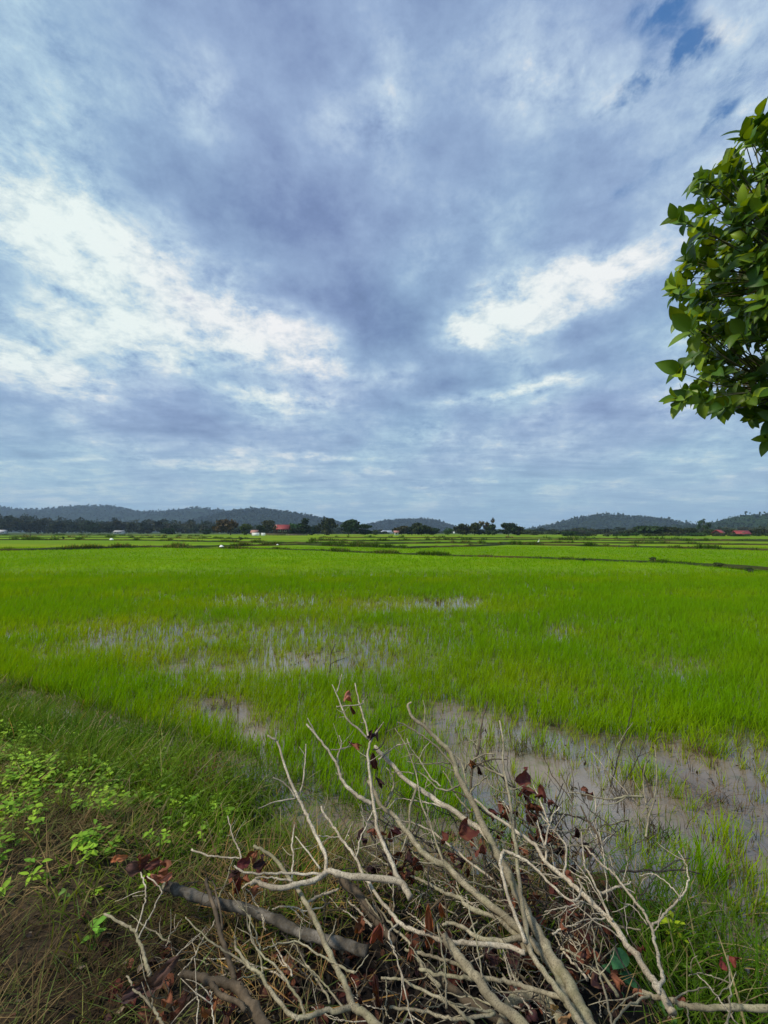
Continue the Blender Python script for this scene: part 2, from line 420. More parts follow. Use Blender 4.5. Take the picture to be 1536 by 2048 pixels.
# ------------------------------------------------------------------ rice
def rice_density(x, y):
    px, py = project(x, y, ZW)
    nz = (fbm(x*1.1, y*1.1, 4, 21)-.5)
    py2 = py+nz*60*np.clip(6/np.maximum(y, 1), .15, 1.4)
    px2 = px+(fbm(x*.9+5, y*.9, 3, 22)-.5)*120
    dns = np.ones_like(x)
    yb = np.interp(px, [700, 800, 1000, 1250, 1540, 1800], [1385, 1380, 1428, 1462, 1500, 1540])
    s = sstep(-16, 22, py2-yb)*sstep(715, 775, px2)
    cl = sstep(.52, .66, fbm(x*2.6, y*2.6, 3, 41))
    left = (1-sstep(820, 1150, px))*.22
    dns = dns*(1-s)+s*(.13+left*1.3+.6*cl+.35*sstep(1640, 1780, py)+.12*sstep(.45, .6, fbm(x*1.1, y*1.1, 2, 42)))
    for cx, cy, rx, ry, a in [(440,1440,75,24,.85),(500,1480,45,20,.85),(300,1262,170,16,.34),(520,1272,200,28,.34),(740,1295,140,30,.34),
                              (690,1212,240,14,.40),(905,1212,70,18,.5),(640,1335,140,26,.62),(380,1330,150,20,.4),(120,1310,120,12,.3),
                              (1130,1272,40,12,.4),(240,1290,110,14,.5),(1350,1330,90,20,.25),(520,1195,120,8,.3)]:
        g = np.exp(-((px2-cx)/rx)**2-((py2-cy)/ry)**2)
        dns = dns*(1-a*np.clip(g*1.35, 0, 1))
    fine = fbm(x*3.5, y*2.0, 3, 51)
    mid = np.clip(1-dns, 0, 1)
    dns = dns*(1-mid*(1-sstep(.35, .58, fine))*.45)
    return dns
sets = []
for (y0, y1, per, nb, wd) in [(2.0, 5, 420, 5, .0062), (5, 8, 330, 5, .0070), (8, 13, 210, 4, .010), (13, 20, 110, 4, .015), (20, 31, 48, 3, .024), (31, 55, 13, 3, .045)]:
    half = 1.08*y1+2
    n = int(2*half*(y1-y0)*per)
    x = RNG.uniform(-half, half, n); y = RNG.uniform(y0, y1, n)
    px, _ = project(x, y, ZW)
    d = edge_d(x, y)
    dn = rice_density(x, y)
    ok = (np.abs(px-768) < 1000) & (d < -.05) & (RNG.random(n) < dn)
    x, y, dn = x[ok], y[ok], dn[ok]
    z = np.full(len(x), ZW-.03) if y1 <= 20 else np.maximum(terrain(x, y)-.1, ZW-.03)
    hmap = .16+.11*fbm(x*.8, y*.8, 3, 61)
    hh = hmap*(.55+.55*dn)
    N = len(x)*nb
    X_ = np.repeat(x, nb)+RNG.normal(0, .018, N); Y_ = np.repeat(y, nb)+RNG.normal(0, .018, N); Z_ = np.repeat(z, nb)
    if y1 > 20: hh = np.minimum(hh, .22)
    H = np.repeat(hh, nb)*RNG.uniform(.65, 1.3, N)
    dr = np.repeat(dn, nb); sp = np.repeat(fbm(x*.5, y*.5, 3, 71), nb)
    deep = np.array((.175, .385, .001)); yel = np.array((.31, .45, .002))
    kk = np.clip(sstep(.75, .15, dr)*.0+ (1-dr)*.9+(sp-.45)*1.4, 0, 1)[:, None]
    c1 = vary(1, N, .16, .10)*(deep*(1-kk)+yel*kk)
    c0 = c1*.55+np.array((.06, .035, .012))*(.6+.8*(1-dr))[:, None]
    rot = RNG.random(N) < np.clip(.35-dr*.4, 0, .35)
    c1[rot] = vary((.20, .15, .06), rot.sum()); H[rot] *= .8
    az = RNG.normal(.2, 1.6, N)
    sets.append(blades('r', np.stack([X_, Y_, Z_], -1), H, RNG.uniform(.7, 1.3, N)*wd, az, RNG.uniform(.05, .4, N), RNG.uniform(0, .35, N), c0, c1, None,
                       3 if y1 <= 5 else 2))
n = 9000; x = RNG.uniform(-4, 8, n); y = RNG.uniform(2.2, 14, n); dn = rice_density(x, y)
ok = (edge_d(x, y) < -.05) & (dn < .7) & (RNG.random(n) < (1-dn)*sstep(.40, .62, fbm(x*1.8, y*1.8, 3, 81))); x, y = x[ok], y[ok]; nb = 3; N = len(x)*nb
X_ = np.repeat(x, nb)+RNG.normal(0, .012, N); Y_ = np.repeat(y, nb)+RNG.normal(0, .012, N); c1 = vary((.09, .06, .03), N, .4)
sets.append(blades('r', np.stack([X_, Y_, np.full(N, ZW-.02)], -1), RNG.uniform(.05, .18, N), .004+.0005*Y_, RNG.uniform(0, 6.28, N), RNG.uniform(0, .35, N), RNG.uniform(0, .3, N), c1*.6, c1, None, 2))
join_blades('rice_seedlings', sets, M['rice'], 'young bright green rice standing in the flooded field')
print('rice done', sum(len(s[2]) for s in sets))

# ------------------------------------------------------------------ field bunds (low earth ridges between the paddies)
BUNDS = [ # pixel polyline, ridge half width, height, tuft height, tufts per metre, share of dry tufts
 ([(330,1095),(500,1097),(640,1101),(760,1106),(900,1111),(1050,1115),(1160,1119),(1350,1126),(1450,1132),(1560,1139),(1800,1155)], .35, .12, .30, 26, .35),
 ([(-250,1107),(0,1101),(130,1099),(260,1095),(400,1094),(480,1092),(560,1090),(620,1090),(700,1093),(820,1096),(900,1094),(960,1092),(1010,1089),(1136,1091),(1290,1095),(1420,1098),(1536,1101),(1800,1110)], .6, .22, .5, 22, .35),
 ([(-250,1080),(0,1080),(150,1080),(300,1081),(400,1083),(560,1086),(700,1087),(800,1087),(900,1086),(1010,1088)], .7, .25, .55, 12, .5),
 ([(1000,1086),(1136,1086),(1330,1087),(1450,1089),(1536,1090),(1750,1094)], .6, .22, .45, 12, .5),
 ([(-200,1074),(0,1075),(200,1075),(400,1077),(520,1078)], .8, .25, .6, 7, .5),
 ([(620,1081),(760,1082),(900,1080),(1100,1080),(1300,1082),(1450,1082),(1700,1084)], .8, .25, .6, 7, .6),
 ([(-200,1070),(0,1071),(200,1071),(420,1073)], 1.0, .3, .7, 4, .6),
 ([(640,1075),(900,1076),(1136,1077),(1300,1079),(1560,1081),(1700,1083)], 1.0, .3, .8, 4, .7)]
ts = []
bund_lines = []
for bi, (pl, hw, bh, th, per, dry) in enumerate(BUNDS):
    pts = [on_plane(a, b, -.3) for a, b in pl]
    xs, ys = [], []
    for a, b in zip(pts[:-1], pts[1:]):
        L = (b-a).length; n = max(2, int(L/.7))
        for i in range(n): xs.append(a.x+(b.x-a.x)*i/n); ys.append(a.y+(b.y-a.y)*i/n)
    xs.append(pts[-1].x); ys.append(pts[-1].y)
    xs = np.array(xs); ys = np.array(ys)+(fbm(np.array(xs)*.25, np.zeros(len(xs)), 3, bi)-.5)*1.2
    bund_lines.append((xs, ys))
    dx = np.gradient(xs); dy = np.gradient(ys); L = np.hypot(dx, dy); nxn, nyn = -dy/L, dx/L
    prof = [(-1, -.25), (-.62, .55), (-.2, .95), (.25, 1), (.65, .5), (1, -.25)]
    rows = []
    for (u, v) in prof:
        wob = 1+(fbm(xs*1.3+u*7, ys, 3, 5)-.5)*.7
        rows.append(np.stack([xs+nxn*u*hw*wob, ys+nyn*u*hw*wob, np.full(len(xs), -.33)+v*bh*wob], -1))
    Vb = np.stack(rows, 1).reshape(-1, 3); kf = len(prof); n = len(xs)
    ii = np.arange(n-1)[:, None]*kf+np.arange(kf-1)[None, :]
    fcb = np.stack([ii, ii+1, ii+kf+1, ii+kf], -1).reshape(-1, 4)
    cb = np.array((.024, .036, .008))*(.6+.8*fbm(Vb[:, 0]*.6, Vb[:, 1]*.6, 3, 8))[:, None]  # dark green, with the ridge's shadow side painted into the colour
    cb = cb+np.array((.03, .012, .003))*sstep(.5, .7, fbm(Vb[:, 0]*.2, Vb[:, 1]*.2, 2, 18))[:, None]
    b_ = new_mesh('field_bund', Vb, fcb.ravel(), np.full(len(fcb), 4), M['ground'], None, cb, True)
    tag(b_, kind='structure')
    Lt = np.sum(L); nt = int(Lt*per*8)
    u = RNG.uniform(0, n-1, nt); i0 = u.astype(int); fu = u-i0; i1 = np.minimum(i0+1, n-1)
    tx = xs[i0]*(1-fu)+xs[i1]*fu; ty = ys[i0]*(1-fu)+ys[i1]*fu
    clump = fbm(tx*.5, ty*.5+bi*7, 4, 33)
    ok = RNG.random(nt) < sstep(.28, .68, clump)
    tx, ty, clump = tx[ok], ty[ok], clump[ok]
    off = RNG.normal(0, .55, len(tx))*hw
    tx = tx+off*.3; ty = ty+off
    N = len(tx); dist = np.hypot(tx, ty)
    H = th*RNG.uniform(.35, 1.1, N)*(.35+1.3*sstep(.4, .75, clump))
    c1 = vary((.055, .11, .012), N, .3); dm = RNG.random(N) < dry*sstep(.4, .7, fbm(tx*.1, ty*.1, 2, 90)); c1[dm] = vary((.24, .19, .08), dm.sum(), .25)
    ts.append(blades('t', np.stack([tx, ty, np.full(N, -.32)], -1), H, .0011*dist*RNG.uniform(.5, 1.1, N), RNG.uniform(0, 6.28, N), RNG.uniform(.1, .6, N), RNG.uniform(0, .4, N), c1*.6, c1, None, 2))
join_blades('bund_grass', ts, M['grass'], 'ragged grass tufts along the low ridges between the paddies')

# ------------------------------------------------------------------ near bank: long grass on the slope
def scatter(n, x0, x1, y0, y1): return RNG.uniform(x0, x1, n), RNG.uniform(y0, y1, n)
sets = []
# near slope, tufts of long arching blades
n = 21000
x, y = scatter(n, -9.5, 4.6, .5, 9.3)
d = edge_d(x, y)+(fbm(x*1.5, y*1.5, 3, 14)-.5)*.7
px, py = project(x, y, terrain(x, y))
keep = (d > -.32) & (d < 1.75)
bare = np.exp(-(((px-640)/150)**2+((py-1420)/30)**2))
keep &= RNG.random(n) < np.clip(.25+1.2*fbm(x*2, y*2, 3, 15)-.3*bare+.45*((px > 430) & (px < 860) & (d < 1.2))-.9*sstep(1.3, 1.75, d)+.3*(px < 350)-.55*((px > 850) & (px < 1150) & (d < .7)), .05, 1)
keep &= ~((px > 640) & (px < 1260) & (py > 1720) & (RNG.random(n) < .85))
x, y, d = x[keep], y[keep], d[keep]
nb = 11; N = len(x)*nb
sp = RNG.normal(0, .035, (2, N))
X_ = np.repeat(x, nb)+sp[0]; Y_ = np.repeat(y, nb)+sp[1]; Z_ = terrain(X_, Y_)-.02
dist = np.hypot(X_, Y_)
hgt = np.repeat(.12+.26*fbm(x*1.2, y*1.2, 3, 16), nb)*RNG.uniform(.5, 1.35, N)*(1-.45*sstep(.9, 1.7, np.repeat(d, nb)))
tone = np.repeat(fbm(x*1.1, y*1.1, 3, 17), nb)[:, None]
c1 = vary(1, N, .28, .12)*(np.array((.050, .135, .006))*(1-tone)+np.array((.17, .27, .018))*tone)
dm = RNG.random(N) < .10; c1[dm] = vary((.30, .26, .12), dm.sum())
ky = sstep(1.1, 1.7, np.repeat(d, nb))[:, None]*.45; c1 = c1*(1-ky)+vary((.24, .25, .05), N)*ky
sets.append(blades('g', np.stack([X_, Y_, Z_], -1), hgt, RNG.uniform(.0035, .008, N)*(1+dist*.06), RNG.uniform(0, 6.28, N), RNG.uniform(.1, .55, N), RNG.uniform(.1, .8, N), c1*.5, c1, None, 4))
# further along the bank to the left and right, coarser
n = 9000; x, y = scatter(n, -45, 6, 0, 24); x = np.where(RNG.random(n) < .15, RNG.uniform(4, 14, n), x)
y = np.interp(x, EDGE[:, 0], EDGE[:, 1])-RNG.uniform(-.1, 1.9, n)
d = edge_d(x, y); keep = (d > -.1) & ((x < -6) | (x > 3.6)); x, y = x[keep], y[keep]; nb = 5; N = len(x)*nb
X_ = np.repeat(x, nb)+RNG.normal(0, .05, N); Y_ = np.repeat(y, nb)+RNG.normal(0, .05, N)
c1 = vary((.085, .17, .025), N, .3)
sets.append(blades('g', np.stack([X_, Y_, terrain(X_, Y_)-.02], -1), RNG.uniform(.15, .45, N), .014, RNG.uniform(0, 6.28, N), RNG.uniform(.1, .5, N), RNG.uniform(.1, .7, N), c1*.5, c1, None, 3))
# short green tufts coming through the cut, dry top of the bank
n = 5200; x, y = scatter(n, -5.5, 4.5, .3, 4.2)
d = edge_d(x, y); px, py = project(x, y, 0*x)
pr = .05+.35*sstep(.5, .75, fbm(x*1.6, y*1.6, 3, 19))+.9*sstep(1150, 1350, px)+.5*(py > 1930)*(px < 300)+.6*sstep(420, 250, px)*sstep(1760, 1690, py)
ok = (d > 1.3) & (RNG.random(n) < pr) & ~((px > 330) & (px < 1230) & (py > 1730)); x, y = x[ok], y[ok]; nb = 8; N = len(x)*nb
X_ = np.repeat(x, nb)+RNG.normal(0, .02, N); Y_ = np.repeat(y, nb)+RNG.normal(0, .02, N)
c1 = vary((.12, .15, .03), N, .35)
sets.append(blades('g', np.stack([X_, Y_, terrain(X_, Y_)-.01], -1), RNG.uniform(.03, .13, N), RNG.uniform(.002, .005, N), RNG.uniform(0, 6.28, N), RNG.uniform(.1, .8, N), RNG.uniform(.1, .8, N), c1*.5, c1, None, 3))
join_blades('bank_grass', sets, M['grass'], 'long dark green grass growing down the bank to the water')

# dry thatch lying on top of the bank
sets = []
n = 290000; x = RNG.uniform(-5.2, 3.6, n); y = RNG.uniform(.3, 4.3, n)
d = edge_d(x, y); px, py = project(x, y, 0*x)
pr = np.clip(.25+1.3*(fbm(x*2.5, y*2.5, 3, 25)-.35), .05, 1)*np.where(px < 760, 1, .55)
chh = np.exp(-(((x-.3)/1.3)**2+((y-1.6)/.6)**2)**1.4); pr = pr*(1-.93*chh)
ok = (d > 1.25+RNG.normal(0, .15, n)) & (RNG.random(n) < pr); x, y = x[ok], y[ok]; N = len(x)
tone = sstep(.25, .75, fbm(x*2.3, y*2.3, 3, 26))[:, None]
c1 = vary(1, N, .35, .12)*(np.array((.065, .043, .018))*(1-tone)+np.array((.38, .26, .11))*tone)
gm = RNG.random(N) < .22; c1[gm] = vary((.10, .12, .03), gm.sum(), .3)
band = sstep(380, 480, px[ok])*(1-sstep(900, 1000, px[ok])); hb = np.where((d[ok] < 1.75), .9*band+1, 1)
om = (RNG.random(N) < .3) & (d[ok] < 1.8) & (band > .5); c1[om] = vary((.34, .20, .06), om.sum(), .3)
up = RNG.random(N)**2
z = terrain(x, y)+RNG.uniform(.004, .045, N)
h = RNG.uniform(.05, .18, N)*hb
sets.append(blades('d', np.stack([x, y, z], -1), h*np.maximum(up, .25), RNG.uniform(.002, .0052, N), RNG.uniform(0, 6.28, N), RNG.uniform(.5, 1.5, N)/np.maximum(up, .3), RNG.uniform(0, .5, N), c1*.8, c1, None, 2))
# dead brush grass between the boughs
n = 9000; x = RNG.uniform(-.7, 1.9, n); y = RNG.uniform(1.7, 3.0, n); N = n; kp = RNG.random(n) < np.where((y < 2.3), .12, .8); x, y = x[kp], y[kp]
d = edge_d(x, y); ok = (d > .3); x, y = x[ok], y[ok]; N = len(x)
c1 = vary((.22, .145, .065), N, .35); gm = RNG.random(N) < .3; c1[gm] = vary((.13, .16, .035), gm.sum())
sets.append(blades('d', np.stack([x, y, terrain(x, y)], -1), RNG.uniform(.06, .26, N), RNG.uniform(.0018, .004, N), RNG.uniform(0, 6.28, N), RNG.uniform(.2, 1.0, N), RNG.uniform(0, .8, N), c1*.5, c1, None, 3))
join_blades('dry_grass', sets, M['dry'], 'brown dead grass matted over the top of the bank')

# ------------------------------------------------------------------ distance: hills, woods, trees
GREEN_FAR = np.array((.045, .070, .028))
def clump_quads(P, s, col):
    """randomly turned leaf-clump quads at P"""
    N = len(P); a = RNG.normal(size=(N, 3)); a /= np.linalg.norm(a, axis=1)[:, None]
    b = RNG.normal(size=(N, 3)); b -= a*(a*b).sum(1)[:, None]; b /= np.linalg.norm(b, axis=1)[:, None]
    s = np.broadcast_to(s, N)[:, None]*RNG.uniform(.5, 1.3, (N, 1))
    a = a*s; b = b*s*RNG.uniform(.5, 1, (N, 1))
    V = np.stack([P-a, P-b*.8+a*.1, P+a, P+b], 1).reshape(-1, 3)
    return V, np.arange(4*N), np.full(N, 4), np.repeat(col, 4, 0)
def hill(prof, dist, depth, col, seed, label=None):
    prof = sorted(prof); px = np.array([p[0] for p in prof], float); py = np.array([p[1] for p in prof], float)
    n = int((px[-1]-px[0])/853*dist/7)+2; m = 46
    u = np.linspace(px[0], px[-1], n); h = (HY-np.interp(u, px, py))/F*dist+1.6
    h = np.maximum(h, 0)
    v = np.linspace(-1, 1, m)
    Uu, Vv = np.meshgrid(u, v, indexing='ij')
    Hh = np.repeat(h[:, None], m, 1)
    y = dist+Vv*depth; x = (Uu-768)/F*dist
    rid = (fbm(x/160+seed, y/160, 3, seed)-.5)
    sh = np.clip(1-np.abs(Vv)**1.5, 0, 1)
    z = Hh*sh*(1+rid*.45*(1-sh)*2)-2
    z = z+(fbm(x/11, y/11, 3, seed+1)-.5)*15*np.clip(Hh/40, .15, 1)*sh**.3
    V = np.stack([x, y, z], -1).reshape(-1, 3)
    idx = np.arange(n*m).reshape(n, m)
    fc = np.stack([idx[:-1, :-1], idx[1:, :-1], idx[1:, 1:], idx[:-1, 1:]], -1).reshape(-1, 4)
    col = tuple(q*.75 for q in col)
    c = np.array(col)*(.65+.7*fbm(V[:, 0]/40, V[:, 1]/40, 3, seed+2))[:, None]
    o = new_mesh('hill', V, fc.ravel(), np.full(len(fc), 4), M['hill'], None, c, True)
    # the forest canopy on the slope that faces the fields
    k = 7000; ui = RNG.uniform(0, n-1.01, k); vi = RNG.uniform(2, m*.56, k); a = ui.astype(int); b = vi.astype(int)
    P = np.stack([x[a, b], y[a, b], z[a, b]], -1)+RNG.normal(0, 3, (k, 3)); sc_ = dist/2000
    P[:, 2] += RNG.uniform(-1, 6, k)*sc_; P = P[Hh[a, b] > 4]
    cc = np.array(col)*(1+RNG.normal(0, .08, (len(P), 1)))*(.7+.6*fbm(P[:, 0]/60, P[:, 1]/60, 3, seed+5))[:, None]
    V2, F2, C2, K2 = clump_quads(P, 6.5*sc_, np.clip(cc, .003, 1))
    tag(new_mesh('hill_forest', V2, F2, C2, M['far'], None, K2), 'trees covering the far hill', kind='stuff')
    return tag(o, kind='structure')
hill([(-420,1064),(-250,1030),(-120,1022),(0,1014),(30,1020),(100,1020),(160,1012),(235,1013),(262,1022),(330,1024),(400,1016),(450,1022),(520,1030),(600,1040),(700,1052),(780,1064)], 2600, 600, (.020,.034,.020), 3)
hill([(340,1064),(400,1044),(440,1029),(480,1021),(530,1019),(580,1026),(610,1031),(650,1038),(690,1049),(720,1058),(750,1064)], 2000, 420, (.022,.036,.020), 11)
hill([(690,1064),(730,1053),(760,1046),(800,1041),(850,1040),(878,1045),(900,1053),(925,1060),(950,1064)], 2300, 380, (.022,.034,.020), 19)
hill([(1030,1064),(1080,1056),(1120,1048),(1160,1036),(1190,1033),(1215,1030),(1240,1034),(1290,1036),(1320,1042),(1345,1051),(1380,1060),(1400,1064)], 1700, 300, (.025,.042,.017), 27)
hill([(1240,1064),(1330,1056),(1390,1051),(1440,1045),(1480,1036),(1505,1029),(1530,1030),(1600,1034),(1800,1030),(2000,1064)], 1000, 220, (.022,.042,.012), 35)

def crown_points(n, w, h, z0, seed, lobes=7, sparse=0):
    r = np.random.default_rng(seed)
    c = []; 
    for i in range(lobes):
        a = r.uniform(0, 6.28); q = r.uniform(0, 1)**.6
        zc = r.uniform(.18, .82); rr = math.sin(math.pi*min(.97, .12+zc*.85))
        c.append((math.cos(a)*q*w*.34*rr, math.sin(a)*q*w*.34*rr, z0+h*zc, r.uniform(.17, .30)*w*(1-.45*sparse), r.uniform(.13, .23)*h))
    out = []
    for (x, y, z, rw, rh) in c:
        k = n//lobes; d = r.normal(size=(k, 3)); d /= np.linalg.norm(d, axis=1)[:, None]; q = r.uniform(.45, 1.08, (k, 1))
        out.append(np.array((x, y, z))+d*q*np.array((rw, rw, rh)))
    return np.concatenate(out), c
def tube_arrays(pts, rad, sides=6, jit=0, cap=True):
    pts = [Vector(p) for p in pts]; n = len(pts); V = []; Fc = []
    up = Vector((0, 0, 1)); prev = None
    for i, p in enumerate(pts):
        tdir = (pts[min(i+1, n-1)]-pts[max(i-1, 0)])
        if tdir.length < 1e-9: tdir = Vector((0, 0, 1))
        tdir.normalize()
        if prev is None: s = tdir.cross(Vector((.31, .2, .93))).normalized()
        else: s = (prev-tdir*prev.dot(tdir)).normalized()
        prev = s; b = tdir.cross(s)
        for k in range(sides):
            a = 2*math.pi*k/sides; rr = rad[i]*(1+random.uniform(-jit, jit))
            V.append(p+(s*math.cos(a)+b*math.sin(a))*rr)
    for i in range(n-1):
        for k in range(sides):
            k2 = (k+1) % sides
            Fc.append((i*sides+k, i*sides+k2, (i+1)*sides+k2, (i+1)*sides+k))
    if cap: Fc.append(tuple(reversed(range(sides)))); Fc.append(tuple((n-1)*sides+k for k in range(sides)))
    return V, Fc
def make_tree(name, label, x, y, w, h, seed, n=700, sparse=0, col=GREEN_FAR, trunk=.05, cat='tree', group=None, bush=False, qs=None):
    z = float(terrain(x, y)) if y < 100 else -.36
    root = empty(name, (x, y, z)); tag(root, label, cat, group)
    z0 = h*(.02 if bush else (.28 if sparse else trunk))
    P, lob = crown_points(int(n*1.5), w, h-z0, z0, seed, 9 if not sparse else 6, sparse)
    P[:, 2] = np.maximum(P[:, 2], .1)
    c = np.broadcast_to(col, (len(P), 3))*(1+RNG.normal(0, .22, (len(P), 1)))*np.array((1+.25*math.sin(seed), 1, 1))
    c = c*(.75+.5*fbm(P[:, 0]/w*5+seed, P[:, 2]/h*5, 2, seed))[:, None]
    V, Fl, Cn, Cc = clump_quads(P, (qs or w*.055), np.clip(c, .004, 1))
    new_mesh('crown', V, Fl, Cn, M['far'], root, Cc)
    mb = MB(); rt = max(.12, h*.022)
    hh = h*.55
    vs, fs = tube_arrays([(0, 0, -.3), (rt*.4, 0, hh*.5), (0, rt*.3, hh)], [rt*1.2, rt*.9, rt*.5]); mb.add(vs, fs)
    for (lx, ly, lz, _, _) in lob[:5]:
        s = hh*random.uniform(.35, .8); vs, fs = tube_arrays([(0, 0, s), (lx*.5, ly*.5, (s+lz)*.5), (lx, ly, lz)], [rt*.55, rt*.35, rt*.15], 5); mb.add(vs, fs)
    mb.build('trunk', M['trunk'], root)
    return root
def tree_px(name, label, px, top, wpx, dist, seed, **kw):
    p = at(px, HY, dist); h = ((HY-top)/F*dist+1.95)*1.13; w = wpx/F*dist*1.35
    return make_tree(name, label, p.x, dist, w, h, seed, **kw)
DK = np.array((.028, .045, .016)); MG = np.array((.050, .085, .022)); BR = np.array((.070, .062, .030))
G = 'trees along the far edge of the fields'
for a in [
 ('broadleaf_tree', 'brownish spreading tree left of the small orange roofed shed', 461, 1034, 44, 262, 1, dict(col=BR)),
 ('bushy_tree', 'bright green rounded bush tree beside the small orange roofed shed', 492, 1048, 22, 250, 2, dict(col=MG, bush=True)),
 ('broadleaf_tree', 'slim dark tree between the shed and the red roofed house', 521, 1050, 16, 258, 3, dict(col=DK)),
 ('broadleaf_tree', 'brownish tree rising behind the left gable of the red roofed house', 538, 1043, 26, 275, 4, dict(col=BR)),
 ('bushy_tree', 'low green tree hugging the right wall of the red roofed house', 588, 1048, 30, 255, 5, dict(col=MG, bush=True)),
 ('broadleaf_tree', 'tall dark tree with spiky top right of the red roofed house', 613, 1037, 32, 262, 6, dict(col=DK, n=900)),
 ('bushy_tree', 'low dark tree directly under the tall spiky one, at the end of the brown fence', 600, 1056, 26, 250, 7, dict(col=DK, bush=True)),
 ('broadleaf_tree', 'narrow dark tree left of the pair with bare patches', 636, 1048, 16, 262, 8, dict(col=DK)),
 ('broadleaf_tree', 'full rounded dark tree with reddish top in the middle row', 656, 1040, 32, 258, 9, dict(col=DK*.9+BR*.15, n=900)),
 ('broadleaf_tree', 'tall bushy dark green tree, left one of the touching pair before the gap', 697, 1041, 42, 250, 10, dict(col=DK, n=1000)),
 ('broadleaf_tree', 'slightly lower tree, right one of the touching pair before the gap', 728, 1050, 30, 252, 12, dict(col=DK*1.2)),
 ('bushy_tree', 'small round bush alone at the left edge of the gap', 750, 1060, 12, 262, 13, dict(col=MG*.8, bush=True, n=300)),
 ('broadleaf_tree', 'low brownish tree beside the little white hut', 803, 1054, 26, 250, 14, dict(col=DK*.7+BR*.3)),
 ('broadleaf_tree', 'tall domed tree in the middle of the clump before the rounded hill', 843, 1048, 42, 250, 15, dict(col=DK, n=1000)),
 ('broadleaf_tree', 'dark drooping tree at the left flank of the domed clump', 824, 1052, 22, 252, 16, dict(col=DK)),
 ('broadleaf_tree', 'dark rounded tree at the right flank of the domed clump', 866, 1054, 26, 252, 17, dict(col=DK*.9)),
 ('bushy_tree', 'lone pointed green bush beside a white sign', 897, 1056, 16, 248, 18, dict(col=MG, bush=True, n=400)),
 ('broadleaf_tree', 'ragged tree with sky holes left of centre of the long clump', 925, 1050, 30, 250, 20, dict(col=DK)),
 ('broadleaf_tree', 'dense dark tree with palm like tuft in the long clump', 949, 1049, 32, 250, 21, dict(col=DK, n=900)),
 ('bare_topped_tree', 'tall thin brownish tree with an open see through crown', 976, 1038, 30, 255, 22, dict(col=BR*1.1, sparse=1, n=260)),
 ('broadleaf_tree', 'ragged low tree under the tall see through one', 985, 1051, 32, 250, 24, dict(col=DK*.8+BR*.2)),
 ('broadleaf_tree', 'dark tree with a tilted flat top near the right end of the long clump', 1017, 1045, 30, 248, 25, dict(col=DK, n=900)),
 ('broadleaf_tree', 'rounded dark tree closing the long clump at its right end', 1040, 1054, 30, 250, 26, dict(col=DK*1.1)),
 ('bushy_tree', 'small dark rounded bush right of the long clump', 1070, 1063, 24, 270, 27, dict(col=DK*1.2, bush=True, n=400)),
 ('bushy_tree', 'small dark bush below the quarry scar on the hill', 1105, 1063, 14, 280, 28, dict(col=DK*1.2, bush=True, n=300)),
 ('bushy_tree', 'dark blocky bush right of the quarry scar, left of two', 1132, 1064, 16, 240, 29, dict(col=DK, bush=True, n=300)),
 ('bushy_tree', 'dark blocky bush right of the quarry scar, right of two', 1147, 1063, 16, 236, 30, dict(col=DK, bush=True, n=300)),
 ('broadleaf_tree', 'broad green tree heading the thicket below the twin humped hill', 1296, 1052, 54, 230, 31, dict(col=DK*1.3, bush=True, n=900)),
 ('broadleaf_tree', 'low dark tree at the left end of the right thicket', 1262, 1061, 34, 228, 32, dict(col=DK, bush=True)),
 ('broadleaf_tree', 'dark green mound of foliage in the middle of the right thicket', 1338, 1056, 42, 226, 33, dict(col=DK, bush=True, n=900)),
 ('broadleaf_tree', 'dark tree beside the tallest bare tree in the right thicket', 1372, 1058, 34, 224, 34, dict(col=DK*.9, bush=True)),
 ('bushy_tree', 'pale green low bush at the front of the right thicket', 1395, 1067, 34, 195, 35, dict(col=MG*1.1, bush=True, n=500)),
 ('bushy_tree', 'yellowish green low bush at the field edge, left front of the right thicket', 1310, 1070, 26, 200, 36, dict(col=MG*1.2, bush=True, n=400)),
 ('bare_topped_tree', 'tall thin tree with an open forked crown above the right thicket', 1409, 1036, 24, 250, 37, dict(col=DK*1.3, sparse=1, n=220)),
 ('broadleaf_tree', 'dark tree left of the first red roof on the right', 1424, 1060, 32, 215, 38, dict(col=DK*1.2, bush=True)),
 ('broadleaf_tree', 'dark tree between the two red roofs on the right', 1468, 1060, 26, 216, 39, dict(col=DK*1.2, bush=True)),
 ('broadleaf_tree', 'dark tree right of the second red roof at the picture edge', 1512, 1060, 36, 215, 40, dict(col=DK*1.1, bush=True)),
 ('bushy_tree', 'round dark bush standing out in front of the left wood', 188, 1048, 26, 420, 41, dict(col=DK*.9, bush=True, n=400)),
 ('bushy_tree', 'low dark bush on the field edge below the left wood', 336, 1058, 28, 330, 42, dict(col=DK, bush=True, n=400)),
 ('bushy_tree', 'little dark bush beside the low one, left of the brownish tree', 412, 1059, 20, 300, 43, dict(col=DK*1.1, bush=True, n=300)),
 ]:
    nm, lb, px_, tp, wp, ds, sdd, kw = a
    tree_px(nm, lb, px_, tp, wp, ds, sdd, group=None, **kw)

